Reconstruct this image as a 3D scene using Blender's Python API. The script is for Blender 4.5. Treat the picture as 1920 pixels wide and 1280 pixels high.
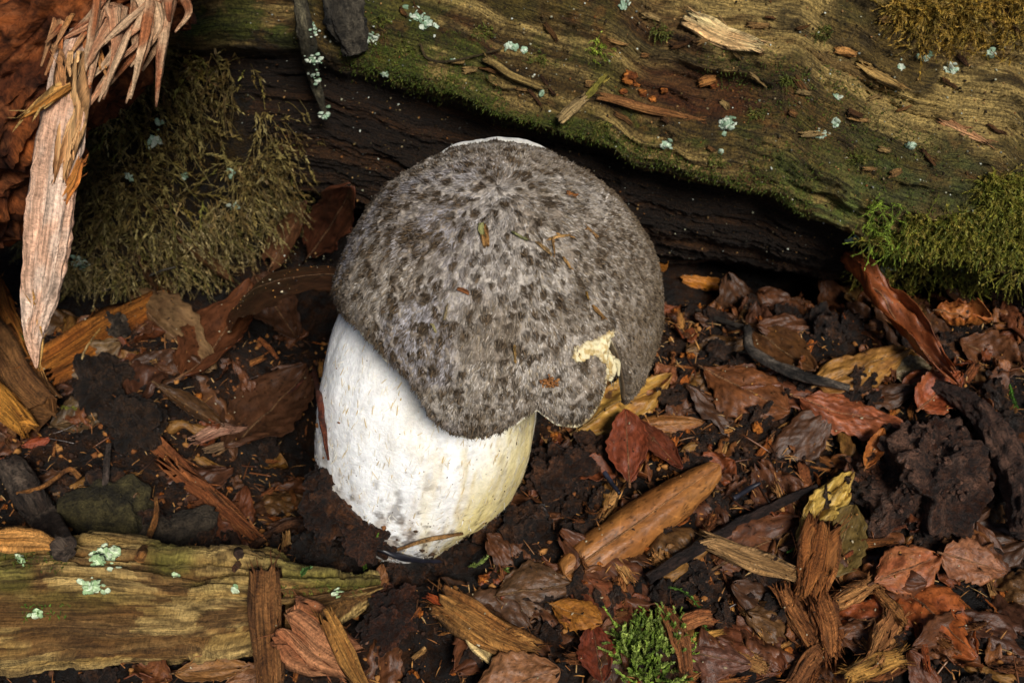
import bpy, math, random
import numpy as np
from mathutils import Vector
from mathutils.bvhtree import BVHTree

for o in list(bpy.data.objects):
    bpy.data.objects.remove(o)
scene = bpy.context.scene
COL = scene.collection
S = 0.01                     # everything below is written in centimetres

# ------------------------------------------------------------------ camera
PITCH = math.radians(45)
CAM = np.array([2.77, -18.96, 27.7])
FPX = 2027.0                 # focal length in pixels of the 1920 px photograph
VD = np.array([0, math.cos(PITCH), -math.sin(PITCH)])
VU = np.array([0, math.sin(PITCH), math.cos(PITCH)])
VR = np.array([1.0, 0, 0])
cd = bpy.data.cameras.new('camera')
cam = bpy.data.objects.new('camera', cd); COL.objects.link(cam)
cam.location = Vector(CAM * S)
cam.rotation_euler = (math.radians(90) - PITCH, 0, 0)
cd.sensor_width = 36.0
cd.lens = 36.0 * FPX / 1920.0
cd.clip_start = 0.005
cd.clip_end = 1000
cd.dof.use_dof = True
cd.dof.focus_distance = 0.285
cd.dof.aperture_fstop = 30.0
scene.camera = cam

# ------------------------------------------------------------------ light
SUN_DIR = np.array([0.30, -0.76, 0.90]); SUN_DIR = SUN_DIR / np.linalg.norm(SUN_DIR)   # towards the sun
world = bpy.data.worlds.new('World'); scene.world = world
world.use_nodes = True
wt = world.node_tree
sky = wt.nodes.new('ShaderNodeTexSky'); sky.sky_type = 'NISHITA'; sky.sun_disc = False
sky.sun_elevation = math.asin(SUN_DIR[2])
sky.sun_rotation = math.atan2(SUN_DIR[0], SUN_DIR[1])
bg = wt.nodes['Background']; bg.inputs['Strength'].default_value = 0.05
wt.links.new(sky.outputs['Color'], bg.inputs['Color'])
sl = bpy.data.lights.new('sun', 'SUN'); sl.energy = 5.0; sl.angle = math.radians(18); sl.color = (1.0, 0.95, 0.87)
sun = bpy.data.objects.new('sun', sl); COL.objects.link(sun)
sun.rotation_euler = Vector(SUN_DIR).to_track_quat('Z', 'Y').to_euler()
sun.location = Vector(SUN_DIR * 3)
scene.view_settings.view_transform = 'Standard'
scene.view_settings.look = 'None'
scene.view_settings.exposure = -0.12
scene.view_settings.gamma = 1.0
scene.view_settings.use_curve_mapping = False

# ------------------------------------------------------------------ numbers
rng = np.random.default_rng(7)
def unit(v):
    v = np.asarray(v, float)
    return v / np.maximum(np.linalg.norm(v, axis=-1, keepdims=True), 1e-9)
def smooth(a, b, x):
    t = np.clip((x - a) / (b - a), 0, 1); return t * t * (3 - 2 * t)
def hex3(h):
    c = np.array([int(h[i:i + 2], 16) / 255 for i in (0, 2, 4)])
    return np.where(c <= 0.04045, c / 12.92, ((c + 0.055) / 1.055) ** 2.4)
def mixc(a, b, t):
    return a + (b - a) * np.asarray(t)[..., None]
def _hash(i, j, k, seed):
    h = (i.astype(np.uint32) * np.uint32(374761393) + j.astype(np.uint32) * np.uint32(668265263)
         + k.astype(np.uint32) * np.uint32(2147483647) + np.uint32(seed * 1013904223 & 0xffffffff))
    h = (h ^ (h >> np.uint32(13))) * np.uint32(1274126177)
    h = (h ^ (h >> np.uint32(15))) * np.uint32(2246822519)
    return ((h ^ (h >> np.uint32(16))) & np.uint32(0xffff)).astype(float) / 32767.5 - 1
def noise(P, seed=0):
    P = np.asarray(P, float); f = np.floor(P); w = P - f; f = f.astype(np.int64)
    w = w * w * w * (w * (w * 6 - 15) + 10)
    out = 0
    for a in (0, 1):
        for b in (0, 1):
            for c in (0, 1):
                wt_ = (w[..., 0] if a else 1 - w[..., 0]) * (w[..., 1] if b else 1 - w[..., 1]) * (w[..., 2] if c else 1 - w[..., 2])
                out = out + wt_ * _hash(f[..., 0] + a, f[..., 1] + b, f[..., 2] + c, seed)
    return out
def fbm(P, octv=4, seed=0, gain=0.5):
    P = np.asarray(P, float); s = 0; a = 1.0; n = 0
    for o in range(octv):
        s = s + a * noise(P * (2.0 ** o) + 17.3 * o, seed + o); n += a; a *= gain
    return s / n * 1.6
def P3(x, y, z=0):
    x, y, z = np.broadcast_arrays(np.asarray(x, float), np.asarray(y, float), np.asarray(z, float))
    return np.stack([x, y, z], -1)

# ------------------------------------------------------------------ pixel rays
def pray(px, py):
    return unit(VD + VR * ((px - 960) / FPX) + VU * ((640 - py) / FPX))
def P(px, py, depth):
    return CAM + depth * (VD + VR * ((px - 960) / FPX) + VU * ((640 - py) / FPX))
BVHS = {}
def add_bvh(key, V, F):
    faces = []
    for f in (F if isinstance(F, list) else [F]):
        faces += np.asarray(f).tolist()
    BVHS[key] = BVHTree.FromPolygons(V.tolist(), faces)
def hit(px, py, keys=None):
    d = pray(px, py); best = None
    for k in (keys or BVHS):
        r = BVHS[k].ray_cast(Vector(CAM), Vector(d))
        if r[0] is not None and (best is None or r[3] < best[2]):
            best = (np.array(r[0]), np.array(r[1]), r[3])
    if best is None:
        t = -CAM[2] / d[2]; best = (CAM + d * t, np.array([0, 0, 1.0]), t)
    p, n, t = best
    if n @ d > 0: n = -n
    return p, n
def pt(px, py, lift=0.0, keys=None):
    return hit(px, py, keys)[0] - pray(px, py) * lift

# ------------------------------------------------------------------ object making
ORG = {}
def setp(o, label=None, cat=None, group=None, kind=None):
    if label: o['label'] = label
    if cat: o['category'] = cat
    if group: o['group'] = group
    if kind: o['kind'] = kind
    return o
def thing(name, org, label, cat, group=None):
    o = bpy.data.objects.new(name, None); COL.objects.link(o)
    o.empty_display_size = 0.01
    o.location = Vector(np.asarray(org) * S); ORG[o] = np.asarray(org, float)
    return setp(o, label, cat, group)
def mesh_data(name, V, F, mat, gc=None, col=None, flat=False):
    F = F if isinstance(F, list) else [F]
    F = [np.asarray(f, np.int32) for f in F if len(f)]
    me = bpy.data.meshes.new(name)
    me.vertices.add(len(V)); me.vertices.foreach_set('co', (V * S).astype(np.float32).ravel())
    loops = np.concatenate([f.ravel() for f in F])
    tot = np.concatenate([np.full(len(f), f.shape[1], np.int32) for f in F])
    st = np.concatenate([[0], np.cumsum(tot)[:-1]]).astype(np.int32)
    me.loops.add(len(loops)); me.loops.foreach_set('vertex_index', loops)
    me.polygons.add(len(tot)); me.polygons.foreach_set('loop_start', st); me.polygons.foreach_set('loop_total', tot)
    me.polygons.foreach_set('use_smooth', np.full(len(tot), not flat, bool))
    me.update(calc_edges=True)
    a = me.attributes.new('gc', 'FLOAT_VECTOR', 'POINT')
    a.data.foreach_set('vector', (V if gc is None else gc).astype(np.float32).ravel())
    if col is not None:
        c = np.ones((len(V), 4), np.float32); c[:, :3] = np.clip(col, 0, 1)
        a = me.attributes.new('col', 'FLOAT_COLOR', 'POINT'); a.data.foreach_set('color', c.ravel())
    me.materials.append(mat)
    return me
def mk(name, V, F, mat, parent=None, gc=None, col=None, flat=False, org=None, label=None, cat=None, group=None, kind=None):
    V = np.asarray(V, float)
    if parent is not None: org = ORG[parent]
    elif org is None: org = np.array([V[:, 0].mean(), V[:, 1].mean(), V[:, 2].min()])
    me = mesh_data(name, V - org, F, mat, V if gc is None else gc, col, flat)
    o = bpy.data.objects.new(name, me); COL.objects.link(o); ORG[o] = np.asarray(org, float)
    if parent is not None: o.parent = parent
    else: o.location = Vector(org * S)
    return setp(o, label, cat, group, kind)
def grid_faces(n, m, wrap=False, off=0):
    i = np.arange(n - 1)[:, None]; j = np.arange(m if wrap else m - 1)[None, :]; j2 = (j + 1) % m
    return np.stack([i * m + j, i * m + j2, (i + 1) * m + j2, (i + 1) * m + j], -1).reshape(-1, 4) + off
class Bag:                      # joins many small pieces that nobody could count
    def __init__(s): s.V = []; s.F = {}; s.C = []; s.n = 0
    def add(s, V, F, col):
        V = np.asarray(V, float).reshape(-1, 3)
        s.V.append(V); s.C.append(np.broadcast_to(np.asarray(col, float), V.shape) if np.ndim(col) < 2 else np.asarray(col))
        for f in (F if isinstance(F, list) else [F]):
            f = np.asarray(f); s.F.setdefault(f.shape[1], []).append(f + s.n)
        s.n += len(V)
    def build(s, name, mat, **k):
        F = [np.concatenate(v) for v in s.F.values()]
        return mk(name, np.concatenate(s.V), F, mat, col=np.concatenate(s.C), **k)

# ------------------------------------------------------------------ materials
def nd(t, typ, **kw):
    n = t.nodes.new(typ)
    for k, v in kw.items(): setattr(n, k, v)
    return n
def material(name, c1=None, c2=None, scale=(1, 1, 1), detail=8, lo=0.35, hi=0.65, rough=0.75, spec=0.3, bump=0.5, bdist=0.0006,
             usecol=False, colmix=0.35, rand=0.0, leaf=False, sheen=0.0, sss=0.0, fine=0.0, finemix=0.5, wet=0.0):
    m = bpy.data.materials.new(name); m.use_nodes = True; t = m.node_tree; L = t.links
    b = t.nodes['Principled BSDF']
    at = nd(t, 'ShaderNodeAttribute', attribute_name='gc')
    mp = nd(t, 'ShaderNodeVectorMath', operation='MULTIPLY'); L.new(at.outputs['Vector'], mp.inputs[0]); mp.inputs[1].default_value = scale
    oi = nd(t, 'ShaderNodeObjectInfo')
    ad = nd(t, 'ShaderNodeVectorMath', operation='ADD'); L.new(mp.outputs[0], ad.inputs[0])
    if rand:
        sc = nd(t, 'ShaderNodeMath', operation='MULTIPLY'); L.new(oi.outputs['Random'], sc.inputs[0]); sc.inputs[1].default_value = 40
        L.new(sc.outputs[0], ad.inputs[1])
    nz = nd(t, 'ShaderNodeTexNoise'); nz.inputs['Scale'].default_value = 1.0; nz.inputs['Detail'].default_value = detail
    nz.inputs['Roughness'].default_value = 0.62
    L.new(ad.outputs[0], nz.inputs['Vector'])
    mr = nd(t, 'ShaderNodeMapRange'); L.new(nz.outputs['Fac'], mr.inputs['Value']); mr.inputs['From Min'].default_value = lo; mr.inputs['From Max'].default_value = hi
    if usecol:
        ca = nd(t, 'ShaderNodeAttribute', attribute_name='col')
        m2 = nd(t, 'ShaderNodeMapRange'); L.new(nz.outputs['Fac'], m2.inputs['Value']); m2.inputs['From Min'].default_value = lo; m2.inputs['From Max'].default_value = hi
        m2.inputs['To Min'].default_value = 1 - colmix; m2.inputs['To Max'].default_value = 1 + colmix
        mu = nd(t, 'ShaderNodeVectorMath', operation='SCALE'); L.new(ca.outputs['Color'], mu.inputs[0]); L.new(m2.outputs[0], mu.inputs['Scale'])
        out = mu.outputs[0]
    else:
        mx = nd(t, 'ShaderNodeMix', data_type='RGBA'); L.new(mr.outputs[0], mx.inputs['Factor'])
        mx.inputs['A'].default_value = (*c1, 1); mx.inputs['B'].default_value = (*c2, 1)
        out = mx.outputs['Result']
    hgt = nz.outputs['Fac']
    if fine:
        fs = nd(t, 'ShaderNodeVectorMath', operation='SCALE'); L.new(at.outputs['Vector'], fs.inputs[0]); fs.inputs['Scale'].default_value = fine
        nf_ = nd(t, 'ShaderNodeTexNoise'); nf_.inputs['Scale'].default_value = 1.0; nf_.inputs['Detail'].default_value = 7; nf_.inputs['Roughness'].default_value = 0.7; L.new(fs.outputs[0], nf_.inputs['Vector'])
        fr_ = nd(t, 'ShaderNodeMapRange'); L.new(nf_.outputs['Fac'], fr_.inputs['Value']); fr_.inputs['From Min'].default_value = 0.33; fr_.inputs['From Max'].default_value = 0.67
        fr_.inputs['To Min'].default_value = 1 - finemix; fr_.inputs['To Max'].default_value = 1 + finemix
        mf_ = nd(t, 'ShaderNodeVectorMath', operation='SCALE'); L.new(out, mf_.inputs[0]); L.new(fr_.outputs[0], mf_.inputs['Scale']); out = mf_.outputs[0]
        ah = nd(t, 'ShaderNodeMath', operation='ADD'); L.new(nz.outputs['Fac'], ah.inputs[0]); L.new(nf_.outputs['Fac'], ah.inputs[1]); hgt = ah.outputs[0]
    if leaf:   # paler side veins, gc = (u, v, seed)
        sp = nd(t, 'ShaderNodeSeparateXYZ'); L.new(at.outputs['Vector'], sp.inputs[0])
        av = nd(t, 'ShaderNodeMath', operation='ABSOLUTE'); L.new(sp.outputs['Y'], av.inputs[0])
        k1 = nd(t, 'ShaderNodeMath', operation='MULTIPLY_ADD'); L.new(av.outputs[0], k1.inputs[0]); k1.inputs[1].default_value = -0.24; L.new(sp.outputs['X'], k1.inputs[2])
        k2 = nd(t, 'ShaderNodeMath', operation='MULTIPLY'); L.new(k1.outputs[0], k2.inputs[0]); k2.inputs[1].default_value = 9.0
        k3 = nd(t, 'ShaderNodeMath', operation='PINGPONG'); L.new(k2.outputs[0], k3.inputs[0]); k3.inputs[1].default_value = 0.5
        k4 = nd(t, 'ShaderNodeMapRange'); L.new(k3.outputs[0], k4.inputs['Value']); k4.inputs['From Min'].default_value = 0.0; k4.inputs['From Max'].default_value = 0.07
        k4.inputs['To Min'].default_value = 1.0; k4.inputs['To Max'].default_value = 0.0
        sv = nd(t, 'ShaderNodeMath', operation='MULTIPLY'); L.new(k4.outputs[0], sv.inputs[0]); sv.inputs[1].default_value = 0.28
        m3 = nd(t, 'ShaderNodeVectorMath', operation='SCALE'); L.new(out, m3.inputs[0])
        m4 = nd(t, 'ShaderNodeMath', operation='ADD'); L.new(sv.outputs[0], m4.inputs[0]); m4.inputs[1].default_value = 1.0; L.new(m4.outputs[0], m3.inputs['Scale'])
        out = m3.outputs[0]
        # dark rot freckles
        vz = nd(t, 'ShaderNodeTexNoise'); vz.inputs['Scale'].default_value = 2.3; vz.inputs['Detail'].default_value = 5; L.new(ad.outputs[0], vz.inputs['Vector'])
        v2 = nd(t, 'ShaderNodeMapRange'); L.new(vz.outputs['Fac'], v2.inputs['Value']); v2.inputs['From Min'].default_value = 0.57; v2.inputs['From Max'].default_value = 0.70
        v2.inputs['To Min'].default_value = 1.0; v2.inputs['To Max'].default_value = 0.35
        m5 = nd(t, 'ShaderNodeVectorMath', operation='SCALE'); L.new(out, m5.inputs[0]); L.new(v2.outputs[0], m5.inputs['Scale']); out = m5.outputs[0]
    if rand:
        rr = nd(t, 'ShaderNodeMapRange'); L.new(oi.outputs['Random'], rr.inputs['Value']); rr.inputs['To Min'].default_value = 1 - rand; rr.inputs['To Max'].default_value = 1 + rand
        m6 = nd(t, 'ShaderNodeVectorMath', operation='SCALE'); L.new(out, m6.inputs[0]); L.new(rr.outputs[0], m6.inputs['Scale']); out = m6.outputs[0]
    L.new(out, b.inputs['Base Color'])
    b.inputs['Roughness'].default_value = rough
    b.inputs['Specular IOR Level'].default_value = spec
    if wet:
        wr = nd(t, 'ShaderNodeMapRange'); L.new(nz.outputs['Fac'], wr.inputs['Value']); wr.inputs['From Min'].default_value = 0.4; wr.inputs['From Max'].default_value = 0.6
        wr.inputs['To Min'].default_value = rough; wr.inputs['To Max'].default_value = rough - wet; L.new(wr.outputs[0], b.inputs['Roughness'])
    if sheen: b.inputs['Sheen Weight'].default_value = sheen
    if sss:
        b.inputs['Subsurface Weight'].default_value = sss; b.inputs['Subsurface Radius'].default_value = (1, 0.7, 0.4); b.inputs['Subsurface Scale'].default_value = 0.002
    if bump:
        bp = nd(t, 'ShaderNodeBump'); bp.inputs['Strength'].default_value = bump; bp.inputs['Distance'].default_value = bdist
        L.new(hgt, bp.inputs['Height']); L.new(bp.outputs[0], b.inputs['Normal'])
    return m

M = {}
M['soil'] = material('soil', usecol=True, scale=(3.5, 3.5, 3.5), colmix=0.7, rough=0.7, spec=0.4, bump=1.0, bdist=0.003, wet=0.35, fine=14, finemix=0.7)
M['log'] = material('log_wood', usecol=True, scale=(0.7, 14, 14), colmix=0.6, rough=0.75, spec=0.3, bump=1.0, bdist=0.0028, wet=0.2, fine=13, finemix=0.75)
M['rust'] = material('rotten_red_wood', usecol=True, scale=(3, 5, 5), colmix=0.6, rough=0.85, spec=0.15, bump=0.9, bdist=0.0015, fine=8)
M['fibre'] = material('splintered_wood', usecol=True, scale=(0.5, 16, 16), colmix=0.55, rough=0.7, spec=0.25, bump=1.0, bdist=0.0016, fine=12, finemix=0.4)
M['chip'] = material('wood_chip', usecol=True, scale=(0.8, 20, 20), colmix=0.65, rough=0.7, spec=0.25, bump=1.0, bdist=0.0016, rand=0.25, fine=12, finemix=0.5)
M['bark'] = material('twig_bark', usecol=True, scale=(3.0, 7, 7), colmix=0.7, rough=0.6, spec=0.35, bump=1.0, bdist=0.0018, fine=14, finemix=0.6)
M['needle'] = material('needle', usecol=True, scale=(3, 3, 3), colmix=0.3, rough=0.35, spec=0.5, bump=0.1)
M['leaf'] = material('dead_leaf', usecol=True, scale=(11, 6, 1), colmix=0.4, rough=0.46, spec=0.32, bump=0.5, bdist=0.001, leaf=True, rand=0.12, wet=0.1)
M['moss'] = material('moss', usecol=True, scale=(4, 4, 4), colmix=0.4, rough=0.6, spec=0.3, bump=0.0)
M['lichen'] = material('lichen', usecol=True, scale=(9, 9, 9), colmix=0.3, rough=0.9, spec=0.1, bump=0.6, bdist=0.0005)
M['stone'] = material('stone', usecol=True, scale=(4, 4, 4), colmix=0.6, rough=0.65, spec=0.35, bump=1.0, bdist=0.002, fine=15, finemix=0.6)
M['capskin'] = material('cap_skin', usecol=True, scale=(9, 9, 9), colmix=0.4, rough=0.85, spec=0.2, bump=0.6, bdist=0.0004)
M['capfibre'] = material('cap_fibres', usecol=True, scale=(7, 7, 7), colmix=0.25, rough=0.75, spec=0.3, bump=0.0)
M['stem'] = material('stem_flesh', usecol=True, scale=(5, 5, 5), colmix=0.10, rough=0.55, spec=0.3, bump=0.4, bdist=0.0009, sss=0.06, fine=12, finemix=0.10)
M['flesh'] = material('pale_flesh', usecol=True, scale=(5, 5, 5), colmix=0.12, rough=0.6, spec=0.35, bump=0.4, bdist=0.0006, sss=0.12)
M['debris'] = material('debris', usecol=True, scale=(4, 9, 9), colmix=0.4, rough=0.8, spec=0.2, bump=0.3)

# ================================================================== ground
def g(x, y):
    x = np.asarray(x, float); y = np.asarray(y, float)
    near = np.exp(-((x / 60) ** 4 + (y / 60) ** 4))
    z = 0.55 * fbm(P3(x / 7, y / 7), 3, 3) + 0.34 * fbm(P3(x / 1.9, y / 1.9), 3, 5)
    z = z - 4.2 * np.exp(-(((x + 4.9) / 3.0) ** 2 + ((y - 6.2) / 4.6) ** 2))
    z = z + 1.5 * np.exp(-(((x + 2.9) / 1.3) ** 2 + ((y + 1.0) / 1.3) ** 2))
    z = z + 0.8 * np.exp(-(((x - 2.9) / 1.2) ** 2 + ((y + 0.4) / 1.4) ** 2))
    z = z + 0.75 * np.exp(-(((x - 0.6) / 2.2) ** 2 + ((y + 2.3) / 0.8) ** 2))
    z = z - 0.9 * np.exp(-(((x - 0.2) / 1.6) ** 2 + ((y + 4.1) / 0.9) ** 2))
    z = z - 1.3 * np.exp(-(((x + 0.8) / 1.5) ** 2 + ((y + 5.4) / 1.2) ** 2))
    z = z + 0.05 * np.maximum(x - 4, 0) - 1.6 * smooth(8.5, 12, y) * near
    return z * near
gx = np.concatenate([[-20000, -6000, -1800, -600, -220, -110, -70, -45, -34], np.linspace(-27, 29, 430), [36, 48, 70, 110, 220, 600, 1800, 6000, 20000]])
gy = np.concatenate([[-20000, -6000, -1800, -600, -220, -110, -60, -36, -22], np.linspace(-13, 24, 330), [30, 40, 60, 110, 220, 600, 1800, 6000, 20000]])
GX, GY = np.meshgrid(gx, gy, indexing='ij')
GZ = g(GX, GY)
inn = (np.abs(GX) < 30) & (np.abs(GY) < 26)
GZ = GZ + inn * (0.10 * fbm(P3(GX * 2.2, GY * 2.2), 3, 9) + 0.16 * np.abs(fbm(P3(GX * 1.1, GY * 1.1), 3, 11)))
gV = np.stack([GX, GY, GZ], -1).reshape(-1, 3)
gF = grid_faces(len(gx), len(gy))
n1 = fbm(P3(GX * 0.5, GY * 0.5), 4, 13).ravel(); n2 = fbm(P3(GX * 1.7, GY * 1.7), 3, 15).ravel()
gc_ = mixc(hex3('1d130d')[None], hex3('3b2618')[None], smooth(-0.4, 0.6, n1))
gc_ = mixc(gc_, hex3('120c09')[None], smooth(0.0, 0.5, n2) * 0.8)
ground = mk('ground', gV, gF, M['soil'], col=gc_, org=np.zeros(3), kind='structure', label='dark damp forest soil littered with leaves and wood')
add_bvh('ground', gV, gF)

# ================================================================== the fallen log
LA = unit(np.array([1, -0.15, 0.0])); LF = np.array([LA[1], -LA[0], 0.0]); LZ = np.array([0, 0, 1.0])
L0 = np.array([2.77, 19.6, 5.2]); LR = 10.0
def log_sθ(px, py):           # where a photograph point meets the bare trunk cylinder
    d = pray(px, py); o = CAM - L0
    oa, da = o @ LA, d @ LA; of, df = o @ LF, d @ LF; oz, dz = o[2], d[2]
    A = df * df + dz * dz; B = of * df + oz * dz; Cc = of * of + oz * oz - LR * LR
    disc = B * B - A * Cc
    t = (-B - math.sqrt(max(disc, 0))) / A
    return oa + t * da, math.atan2(oz + t * dz, of + t * df)
lipp = [log_sθ(*q) for q in ((560, 60), (640, 105), (820, 185), (1000, 245), (1200, 300), (1400, 370), (1560, 435), (1720, 480))]
lip_s = np.array([-32] + [q[0] for q in lipp] + [30]); 
lip_t = np.array([lipp[0][1] + 0.12] + [q[1] for q in lipp] + [lipp[-1][1] - 0.2])
o_ = np.argsort(lip_s); lip_s = lip_s[o_]; lip_t = lip_t[o_]
def log_radius(s, th):
    h = LR * (th - np.interp(s, lip_s, lip_t)) + 0.45 * noise(P3(s / 3.2, 0), 21) + 0.15 * noise(P3(s / 0.9, 0), 22)
    r = LR + 0.45 * fbm(P3(s / 8, h / 5), 3, 23)
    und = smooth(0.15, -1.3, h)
    r = r - 1.7 * und - 0.12 * np.maximum(-h - 1.3, 0)
    up = 1 - und
    hw = h + 0.35 * noise(P3(s / 11.0, h * 0.4), 25) + 0.05 * fbm(P3(s * 0.4, h * 1.5), 3, 26)
    for per, amp, sd in ((2.9, 0.30, 31), (1.15, 0.06, 33)):
        ph = hw / per + 0.25 * sd
        k = np.floor(ph); fr = ph - k
        a = amp * np.clip(0.2 + 1.8 * noise(P3(s / 4.5 + k * 7.7, k * 3.1), sd), 0, 1.3)
        r = r + a * up * (np.where(fr < 0.12, fr / 0.12, 1 - (fr - 0.12) / 0.88) - 0.4)
    grain = fbm(P3(s * 0.12, hw * 2.6), 4, 41, 0.6) * 0.13 + fbm(P3(s * 0.3, hw * 9), 3, 43, 0.65) * 0.05
    crk = smooth(0.10, 0.0, np.abs(noise(P3(s * 0.09, hw * 1.5), 48))) * smooth(-0.1, 0.5, noise(P3(s * 0.3, hw * 0.6), 49))
    blk = np.floor(2.2 * fbm(P3(s * 0.28, hw * 1.3), 3, 50) + 0.25 * noise(P3(s * 2.2, hw * 3), 52)) / 2.2
    grain = grain - 0.34 * crk + 0.22 * blk * up
    r = r + grain + 0.17 * fbm(P3(s * 0.9, h * 1.5), 5, 45, 0.68) + 0.045 * fbm(P3(s * 5, h * 5), 3, 47, 0.7)
    r = r - 0.30 * smooth(0.35, 0.75, fbm(P3(s * 0.35, hw * 1.9), 3, 46)) * up
    dm = smooth(-0.12, 0.3, fbm(P3(s * 0.33, h * 0.5), 4, 141, 0.6)) * up
    r = r - 0.75 * grain * dm + dm * (0.14 * fbm(P3(s * 1.6, h * 1.9), 5, 143, 0.7) + 0.05)
    # crumbled pocket
    sp, tp = log_sθ(1300, 172)
    hp = LR * (th - tp)
    e = ((s - sp) / 2.1) ** 2 + ((hp + 0.12 * (s - sp)) / 0.75) ** 2
    pk = np.exp(-e * e)
    r = r - 0.75 * pk
    return r, h, hw, und, pk, grain
ls = np.concatenate([np.linspace(-55, -24, 40, endpoint=False), np.linspace(-24, 24, 640), np.linspace(24.4, 55, 40)])
lt = np.concatenate([np.linspace(-1.35, 1.5, 420), np.linspace(1.6, 2 * math.pi - 1.5, 36)])
SS, TT = np.meshgrid(ls, lt, indexing='ij')
RR, Hh, HW, UND, PK, GR = log_radius(SS, TT)
endf = 1 - 0.5 * smooth(50, 55, np.abs(SS))
back = smooth(1.4, 1.9, TT) * smooth(2 * math.pi - 1.4, 2 * math.pi - 1.9, TT)
RR = (RR * (1 - back) + LR * back) * endf
lV = L0 + SS[..., None] * LA + (RR * np.cos(TT))[..., None] * LF + (RR * np.sin(TT))[..., None] * LZ
lgr = fbm(P3(SS * 0.07, HW * 3.6), 5, 51, 0.72)
lc = mixc(hex3('4a3a1f'), hex3('b49c68'), smooth(-0.4, 0.6, lgr + 0.35 * smooth(1.5, 5, Hh) + 0.4 * smooth(2, 12, SS) * smooth(0.3, 2.0, Hh)))
lc = mixc(lc, hex3('1f180d'), smooth(0.05, 0.45, fbm(P3(SS * 0.3, HW * 1.3 + 9), 5, 53, 0.68)) * 0.8)
lc = mixc(lc, hex3('52331c'), smooth(0.1, 0.45, fbm(P3(SS * 0.35, HW * 1.2 + 4), 5, 54, 0.68)) * 0.65)
dmk = smooth(-0.12, 0.3, fbm(P3(SS * 0.33, Hh * 0.5), 4, 141, 0.6)) * (1 - UND)
dirt_c = mixc(hex3('241b0f'), hex3('66532c'), smooth(-0.45, 0.5, fbm(P3(SS * 1.7, Hh * 2.0), 5, 145, 0.75)))
dirt_c = mixc(dirt_c, hex3('4d4a20'), smooth(0.0, 0.5, fbm(P3(SS * 0.8, Hh * 0.9), 4, 146, 0.65)) * 0.6)
dirt_c = mixc(dirt_c, hex3('6a4020'), smooth(0.2, 0.55, fbm(P3(SS * 1.1 + 7, Hh * 1.3), 4, 147, 0.65)) * 0.6)
lc = mixc(lc, dirt_c, dmk * 0.85)
gm = smooth(0.02, 0.3, fbm(P3(SS * 0.7, HW * 1.1 + 3), 5, 55, 0.65)) * smooth(4.6, 0.3, Hh) * smooth(-1.0, 0.1, Hh)
lc = mixc(lc, hex3('46521f'), gm * 0.75)
gb = np.exp(-((SS - log_sθ(1710, 330)[0]) / 3.2) ** 2 - (LR * (TT - log_sθ(1710, 330)[1]) / 1.1) ** 2)
gb = np.clip(gb * (0.8 + 1.5 * fbm(P3(SS * 0.9, HW * 2.4), 5, 56, 0.65)), 0, 1)
lc = mixc(lc, hex3('50603a'), gb * 0.6)
gb2 = np.exp(-((SS - log_sθ(1520, 395)[0]) / 1.6) ** 2 - (LR * (TT - log_sθ(1520, 395)[1]) / 0.8) ** 2)
gb2 = np.clip(gb2 * (0.9 + 2.2 * fbm(P3(SS * 1.3, HW * 2.4), 5, 57, 0.7)), 0, 1)
lc = mixc(lc, hex3('66783e'), gb2 * 0.85)
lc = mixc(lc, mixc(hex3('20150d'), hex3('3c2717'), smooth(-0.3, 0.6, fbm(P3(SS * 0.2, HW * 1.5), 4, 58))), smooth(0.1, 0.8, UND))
lc = mixc(lc, hex3('4e2a18'), np.clip(PK * 1.3, 0, 1) * 0.85)
lc = lc * (1.06, 1.0, 0.78)
lF = grid_faces(len(ls), len(lt), wrap=True)
lgc = np.stack([SS, HW, RR * 0.3], -1).reshape(-1, 3)
nb = len(lV.reshape(-1, 3)); caps = [np.arange(len(lt))[::-1], np.arange(nb - len(lt), nb)]
lVf = lV.reshape(-1, 3)
log_o = thing('fallen_log', L0 - LZ * LR, 'long rotten mossy log lying behind the grey mushroom', 'log')
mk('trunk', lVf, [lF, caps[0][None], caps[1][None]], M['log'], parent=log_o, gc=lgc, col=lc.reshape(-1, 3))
add_bvh('log', lVf, lF)

# ================================================================== tubes and blobs
def catmull(pts, n):
    pts = np.asarray(pts, float); k = len(pts)
    if k == 2: return pts[0] + (pts[1] - pts[0]) * np.linspace(0, 1, n)[:, None]
    e = np.vstack([2 * pts[0] - pts[1], pts, 2 * pts[-1] - pts[-2]])
    u = np.linspace(0, k - 1 - 1e-6, n); i = u.astype(int); f = (u - i)[:, None]
    a, b, c, d = e[i], e[i + 1], e[i + 2], e[i + 3]
    return 0.5 * (2 * b + (c - a) * f + (2 * a - 5 * b + 4 * c - d) * f ** 2 + (3 * b - a - 3 * c + d) * f ** 3)
def frames(c, n0=None):
    t = unit(np.gradient(c, axis=0)); n = np.zeros_like(t)
    v = np.array([0.13, -0.7, 0.7]) if n0 is None else np.asarray(n0, float)
    for i in range(len(t)):
        v = v - (v @ t[i]) * t[i]; v = v / max(np.linalg.norm(v), 1e-9); n[i] = v
    return t, n, np.cross(t, n)
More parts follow.
